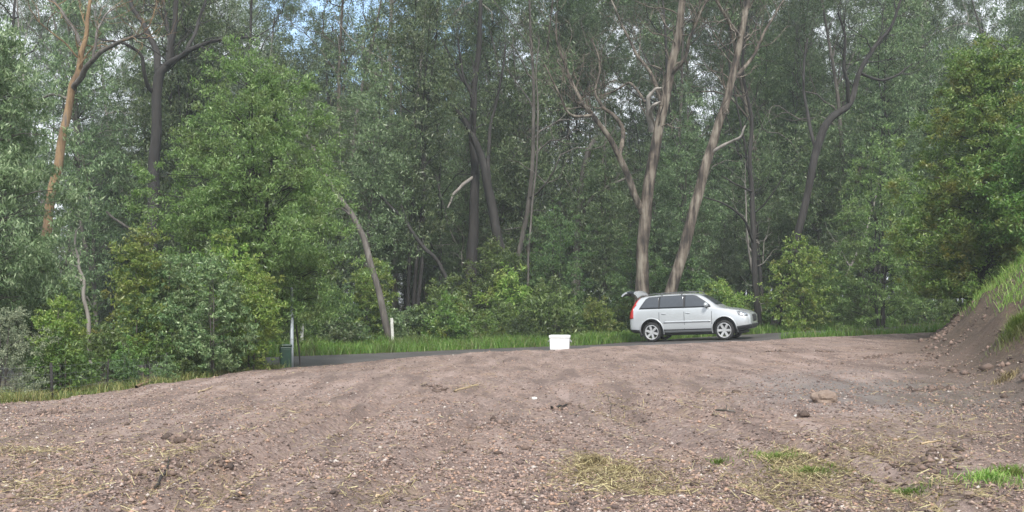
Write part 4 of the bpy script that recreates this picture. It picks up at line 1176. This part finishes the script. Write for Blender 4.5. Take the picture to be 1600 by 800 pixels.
def place(name, label, cat, meshes, x_, y_, sc, rz, group, names=('trunk', 'crown'), sz_=1.0, dz=0.0):
    root = empty(name, (x_, y_, gz(x_, y_) + dz), rz); root.scale = (sc, sc, sc * sz_)
    tag(root, label, cat, group)
    for nm, me in zip(names, meshes): link(nm, me, root)
    return root


edge = spline(PAD[[15, 0, 1, 2, 3, 4]], 100)
for k in range(46):
    e = edge[int(r.uniform(.05, .98) * 99)]; off = abs(r.normal(0, 1.0)) + .55
    v = int(r.integers(0, 5)); s_ = r.uniform(.4, .9) + .25 * min(off, 2)
    x_, y_ = e[0] - off, e[1] + r.normal(0, .4) + .2 * off
    pxx = x_ / y_ * FOC + 800
    if (y_ > 21 and -60 < pxx - 450 < 80) or (pxx < 100 and y_ < 19): continue
    if seg_dist(np.array([x_]), np.array([y_]), ROAD)[0] < 3.4: continue
    place('shrub', WL[v], 'shrub', WEEDS[v], x_, y_, s_, r.uniform(0, 6.28), 'weed bushes along the left border', ('stem', 'foliage'))

# taller saplings filling behind them
SAPS = [leafy('sapling', '', '', (0, 0), [(.3, .3), (1.0, .7), (1.8, .75), (2.6, .5), (3.3, .08)], 62, .25, 95, ['bright', 'weep', 'yellow', 'blue'][v], 'grey', 330 + v, .11, .03, .5, 2, .03, (0, 0), None, .25, False) for v in range(4)]
SL = ['bright green sapling in the thicket left of the road', 'pale grey-green sapling in the thicket left of the road', 'yellow-green sapling in the thicket left of the road', 'blue-green sapling in the thicket left of the road']
n_ = 0
while n_ < 26:
    y_ = r.uniform(24.3, 30); px = r.uniform(-120, 420); x_ = (px - 800) / FOC * y_
    lim = np.interp(y_, edge[:, 1], edge[:, 0])
    if x_ > lim - 1.0 or seg_dist(np.array([x_]), np.array([y_]), ROAD)[0] < 3.3: 
        if r.random() < .98: continue
        else: n_ += 1; continue
    v = int(r.integers(0, 4))
    place('sapling', SL[v], 'sapling', SAPS[v], x_, y_, r.uniform(.45, 1.15), r.uniform(0, 6.28), 'saplings in the thicket left of the road'); n_ += 1

# ------------------------------------------------------------------ the forest behind the road
def gum_proto(seed, H, leaf, bark, per, fork=.5, lean=.06, rad=.15, nl=8, crown_k=1.0, leafL=.2, leafW=.05):
    r = np.random.default_rng(seed); tb = Tubes(); tips = []
    P = [np.array([0, 0, -.2])]; d = unit(np.array([r.normal(0, lean), r.normal(0, lean), 1.0]))
    for k in range(9):
        d = unit(d + np.array([r.normal(0, .07), r.normal(0, .07), .12])); P.append(P[-1] + d * (H / 9))
    S = spline(np.array(P), 28); R = np.linspace(1, .12, 28) ** .8 * rad; R[0] *= 1.3
    tb.add(S, R, 9, .1, seed)
    for j in range(nl):
        t = fork + (1 - fork) * (j + r.random()) / nl
        k = min(27, int(t * 27)); a = r.uniform(0, 6.28)
        dd = unit(np.array([math.cos(a), math.sin(a), r.uniform(.3, 1.1)]))
        grow(tb, S[k], dd, H * r.uniform(.14, .26) * (1.25 - .5 * t), R[k] * .55, 2 if t < .9 else 1, r, tips, .10, .3, 3, .75 * crown_k, 6)
    for j in range(3):          # dead stubs low on the stem
        k = int(r.uniform(.15, fork) * 27); a = r.uniform(0, 6.28); dd = unit(np.array([math.cos(a), math.sin(a), r.uniform(-.1, .6)]))
        q = S[k]; tb.add([q, q + dd * r.uniform(.5, 1.2), q + dd * r.uniform(1.3, 2.4) + r.normal(0, .2, 3)], [R[k] * .3, R[k] * .2, .012], 5)
    C = clumps([t[0] for t in tips], [t[1] for t in tips], per, r, 1.05)
    tm = tb.mesh('gum_trunk'); tm.materials.append(BARK[bark])
    lm = leaf_mesh('gum_crown', C, leafL, leafW, .7, r); lm.materials.append(LEAF[leaf])
    return tm, lm


GUMS = [gum_proto(401, 19, 'gum', 'dark', 150, .42), gum_proto(402, 22, 'gumgrey', 'gum', 300, .5, rad=.2, leafL=.13, leafW=.034), gum_proto(403, 17, 'gumgrey', 'grey', 150, .35, .12),
        gum_proto(404, 24, 'gum', 'pale', 300, .55, rad=.17, leafL=.13, leafW=.034), gum_proto(405, 20, 'gum', 'grey', 150, .38, .1), gum_proto(406, 15, 'gumgrey', 'dark', 150, .3, .14, .12)]
GL = ['dark-trunked gum with a dull green crown deep in the hazy forest', 'brown-barked gum with a grey-green crown deep in the hazy forest', 'grey-trunked slanting gum with a grey-green crown deep in the hazy forest',
      'tall pale-trunked gum with a high crown deep in the hazy forest', 'grey-trunked gum with a dull green crown deep in the hazy forest', 'short crooked dark gum deep in the hazy forest']
WATS = [leafy('w', '', '', (0, 0), [(.4, .8), (2, 1.5), (4, 1.7), (6, 1.2), (7.6, .2)], 150, .5, 120, 'wattle', 'dark', 421, .17, .035, .5, 3, .07, (0, 0), None, .25, False),
        leafy('w', '', '', (0, 0), [(.3, .7), (2, 1.2), (5, 1.3), (7, .8), (9, .15)], 150, .5, 120, 'oak', 'dark', 422, .2, .022, .9, 2, .08, (.4, 0), None, .25, False),
        leafy('w', '', '', (0, 0), [(.3, 1.0), (1.5, 1.6), (3.5, 1.5), (5, .7), (5.6, .2)], 130, .45, 120, 'wattle', 'grey', 423, .16, .035, .5, 4, .06, (0, 0), None, .25, False),
        leafy('w', '', '', (0, 0), [(.6, .8), (3, 1.4), (6, 1.5), (8.5, 1.0), (10.5, .2)], 170, .55, 120, 'gum', 'grey', 424, .19, .04, .6, 2, .09, (-.3, 0), None, .25, False),
        leafy('w', '', '', (0, 0), [(2.2, .7), (5, 1.7), (9, 2.2), (12.5, 1.5), (15, .3)], 200, .65, 130, 'gumgrey', 'grey', 425, .19, .045, .8, 2, .10, (.8, 0), None, .2, False),
        leafy('w', '', '', (0, 0), [(3.2, .6), (6, 1.5), (11, 2.0), (15, 1.3), (18, .3)], 210, .7, 130, 'gum', 'dark', 426, .19, .045, .8, 3, .10, (-.7, .3), None, .2, False)]
WTL = ['feathery dark wattle in the forest understorey behind the road', 'drooping dark she-oak in the forest understorey behind the road', 'broad low wattle bush in the forest understorey behind the road', 'tall young gum leafed to the ground in the forest understorey behind the road',
       'leafy grey-green gum of middling height filling the forest behind the road', 'leafy dull green gum of middling height filling the forest behind the road']
BUSH = [leafy('b', '', '', (0, 0), [(.03, .7), (.6, .95), (1.2, .8), (1.8, .4), (2.2, .1)], 60, .34, 110, l, 'grey', 441 + i, .15, .045, .35, 4, .025, (0, 0), None, .3, False) for i, l in enumerate(['yellow', 'broad', 'wattle', 'bright', 'fern'])]
BL = ['yellow-green bush along the forest edge behind the verge', 'dark broad-leaved bush along the forest edge behind the verge', 'dark feathery bush along the forest edge behind the verge', 'fresh green bush along the forest edge behind the verge', 'ferny bush along the forest edge behind the verge']

r = np.random.default_rng(500)
taken = []


def far_off(x_, y_):
    """distance beyond the far edge of the road (negative on the near side)"""
    j = np.argmin(np.hypot(cl[:, 0] - x_, cl[:, 1] - y_)); return (np.array([x_, y_]) - cl[j]) @ nrm[j] - 3.0


def scatter(n, y0, y1, gap, fmin, margin=60, tries=20000, power=1.0):
    out = []
    for _ in range(tries):
        if len(out) >= n: break
        y_ = y0 + (y1 - y0) * r.random() ** power; px = r.uniform(-margin, 1600 + margin); x_ = (px - 800) / FOC * y_
        if far_off(x_, y_) < fmin or bank_sd(np.array([x_]), np.array([y_]))[0] > -1.2 and y_ < 41: continue
        if y1 - y0 > 21 and abs(px - 590) < 20 and gap > 2.5: continue
        if any((x_ - a) ** 2 + (y_ - b_) ** 2 < gap * gap for a, b_ in taken + out): continue
        out.append((x_, y_))
    return out


pts = scatter(58, 50, 78, 2.6, 6); taken += pts
for x_, y_ in pts:
    v = int(r.integers(0, 6)); place('gum_tree', GL[v], 'tree', GUMS[v], x_, y_, r.uniform(.8, 1.15), r.uniform(0, 6.28), 'gum trees in the depth of the forest')
pts = scatter(70, 78, 125, 3.2, 6); taken += pts
for x_, y_ in pts:
    v = int(r.integers(0, 6)); place('gum_tree', GL[v], 'tree', GUMS[v], x_, y_, r.uniform(.85, 1.2), r.uniform(0, 6.28), 'gum trees in the depth of the forest')
DEADS = []
for v in range(2):
    tm, lm = gum_proto(430 + v, 11 + 3 * v, 'gum', ['pale', 'grey'][v], 4, .35, .22, .10, 6)
    bpy.data.meshes.remove(lm); DEADS.append(tm)
pts = scatter(18, 47.5, 62, 1.6, 5)
for x_, y_ in pts:
    v = int(r.integers(0, 2)); place('dead_tree', ['bare pale dead tree with twisted twigs among the forest trunks', 'bare grey dead tree with thin boughs among the forest trunks'][v], 'dead tree', (DEADS[v],), x_, y_, r.uniform(.6, 1.1), r.uniform(0, 6.28), 'bare dead trees in the forest')
taken = []
pts = scatter(100, 46, 68, 1.8, 4.2); taken += pts
for x_, y_ in pts:
    v = int(r.choice(6, p=[.18, .13, .14, .15, .2, .2])); place('wattle_tree' if v < 3 else 'gum_tree', WTL[v], 'tree', WATS[v], x_, y_, r.uniform(.6, 1.1), r.uniform(0, 6.28), 'understorey trees behind the road')
pts = scatter(95, 66, 115, 2.6, 4.2); taken += pts
for x_, y_ in pts:
    v = int(r.choice(6, p=[.14, .12, .08, .16, .25, .25])); place('wattle_tree' if v < 3 else 'gum_tree', WTL[v], 'tree', WATS[v], x_, y_, r.uniform(.9, 1.4), r.uniform(0, 6.28), 'understorey trees behind the road')
taken = []
taken = []
for x_, y_ in scatter(24, 84, 122, 3.0, 6):
    v = int(r.integers(4, 6)); place('gum_tree', WTL[v], 'tree', WATS[v], x_, y_, r.uniform(1.3, 1.6), r.uniform(0, 6.28), 'understorey trees behind the road')
taken = []
n_ = 0
for k in range(400):
    if n_ >= 66: break
    s_ = int(r.uniform(.12, .92) * 259); o = 3.0 + 2.2 + abs(r.normal(0, 3.0)); p = cl[s_] + nrm[s_] * o
    if abs(p[0]) > .53 * p[1] or p[1] < 22: continue
    if any((p[0] - a) ** 2 + (p[1] - b_) ** 2 < .8 for a, b_ in taken): continue
    if abs(p[0] / p[1] * FOC + 800 - 596) < 30 and p[1] < 43: continue
    taken.append(tuple(p)); n_ += 1
    v = int(r.choice(5, p=[.24, .2, .16, .24, .16])); place('shrub', BL[v], 'shrub', BUSH[v], p[0], p[1], r.uniform(.35, 1.0) + .45 * (r.random() < .22), r.uniform(0, 6.28), 'bushes along the forest edge', ('stem', 'foliage'))

# undergrowth that reads as one mass on the forest floor
ux, uy = [], []
while len(ux) < 2600:
    y_ = r.uniform(36, 100); x_ = r.uniform(-.55, .55) * y_
    if far_off(x_, y_) > 3.0: ux.append(x_); uy.append(y_)
C = np.stack([ux, uy, ground(np.array(ux), np.array(uy)) + .25], 1)
L = clumps(C, r.uniform(.3, .7, len(C)), 60, r, .6, 4)
tag(link('undergrowth', leaf_mesh('undergrowth', L, .2, .05, .0, r), None, LEAF['fern']), 'low ferns and scrub covering the forest floor', kind='stuff')

# ------------------------------------------------------------------ air, sky, sun, camera
bm = bmesh.new(); bmesh.ops.create_cube(bm, size=1, matrix=Matrix.Translation((0, 0, 16.5)) @ Matrix.Diagonal((900, 900, 39, 1)))
hz = link('haze', bm_mesh('haze', bm, False))
m = bpy.data.materials.new('haze_air'); m.use_nodes = True; nt = m.node_tree
for n_ in list(nt.nodes):
    if n_.type != 'OUTPUT_MATERIAL': nt.nodes.remove(n_)
pv = nt.nodes.new('ShaderNodeVolumePrincipled'); pv.inputs['Color'].default_value = (.86, .95, 1, 1); pv.inputs['Density'].default_value = HAZE_D = .0009
pv.inputs['Anisotropy'].default_value = .2
nt.links.new(pv.outputs[0], nt.nodes['Material Output'].inputs['Volume']); hz.data.materials.append(m)
tag(hz, 'pale bluish haze hanging through the forest', kind='stuff')

SUN_EL, SUN_AZ = 50.0, 172.0      # azimuth clockwise from straight ahead
w = bpy.data.worlds.new('World'); SC.world = w; w.use_nodes = True
nt = w.node_tree; bg = nt.nodes['Background']
sky = nt.nodes.new('ShaderNodeTexSky'); sky.sky_type = 'NISHITA'; sky.sun_disc = False
sky.sun_elevation = math.radians(SUN_EL); sky.sun_rotation = math.radians(SUN_AZ); sky.dust_density = 2.0; sky.air_density = 1.0
tc = nt.nodes.new('ShaderNodeTexCoord')
cn = noise_n(nt, 3.2, 6, tc.outputs['Generated'], .6)
dp = nt.nodes.new('ShaderNodeVectorMath'); dp.operation = 'DOT_PRODUCT'; nt.links.new(tc.outputs['Generated'], dp.inputs[0])
dp.inputs[1].default_value = tuple(Vector((-.128, 1, .285)).normalized())
gap = ramp(nt, dp.outputs['Value'], [(.992, (0, 0, 0)), (.999, (.3,) * 3)])
sb = nt.nodes.new('ShaderNodeMath'); sb.operation = 'SUBTRACT'; nt.links.new(cn, sb.inputs[0]); nt.links.new(gap, sb.inputs[1])
cover = ramp(nt, sb.outputs[0], [(.30, (0, 0, 0)), (.46, (.93,) * 3)])
nt.links.new(mixc(nt, cover, sky.outputs[0], (3.6, 3.75, 3.95)), bg.inputs[0]); bg.inputs[1].default_value = .12
sl = bpy.data.lights.new('sun', 'SUN'); sl.energy = 1.5; sl.angle = math.radians(10); sl.color = (1, .96, .9)
so = bpy.data.objects.new('sun', sl); COL.objects.link(so)
az, el = math.radians(SUN_AZ), math.radians(SUN_EL)
dirv = Vector((math.sin(az) * math.cos(el), math.cos(az) * math.cos(el), math.sin(el)))
so.rotation_euler = dirv.to_track_quat('Z', 'Y').to_euler()

cam = bpy.data.cameras.new('camera'); co = bpy.data.objects.new('camera', cam); COL.objects.link(co)
co.location = (0, 0, EYE); co.rotation_euler = (PI / 2, 0, 0)
cam.sensor_width = 36; cam.lens = FOC / 1600 * 36; cam.shift_y = (HZ - 400) / 1600; cam.clip_end = 2000
SC.camera = co
SC.view_settings.view_transform = 'Standard'; SC.view_settings.look = 'None'; SC.view_settings.exposure = EXPO = 1.68; SC.view_settings.gamma = 1
SC.cycles.max_bounces = 6; SC.cycles.diffuse_bounces = 3; SC.cycles.glossy_bounces = 2; SC.cycles.transmission_bounces = 3; SC.cycles.volume_bounces = 1
SC.cycles.use_denoising = True
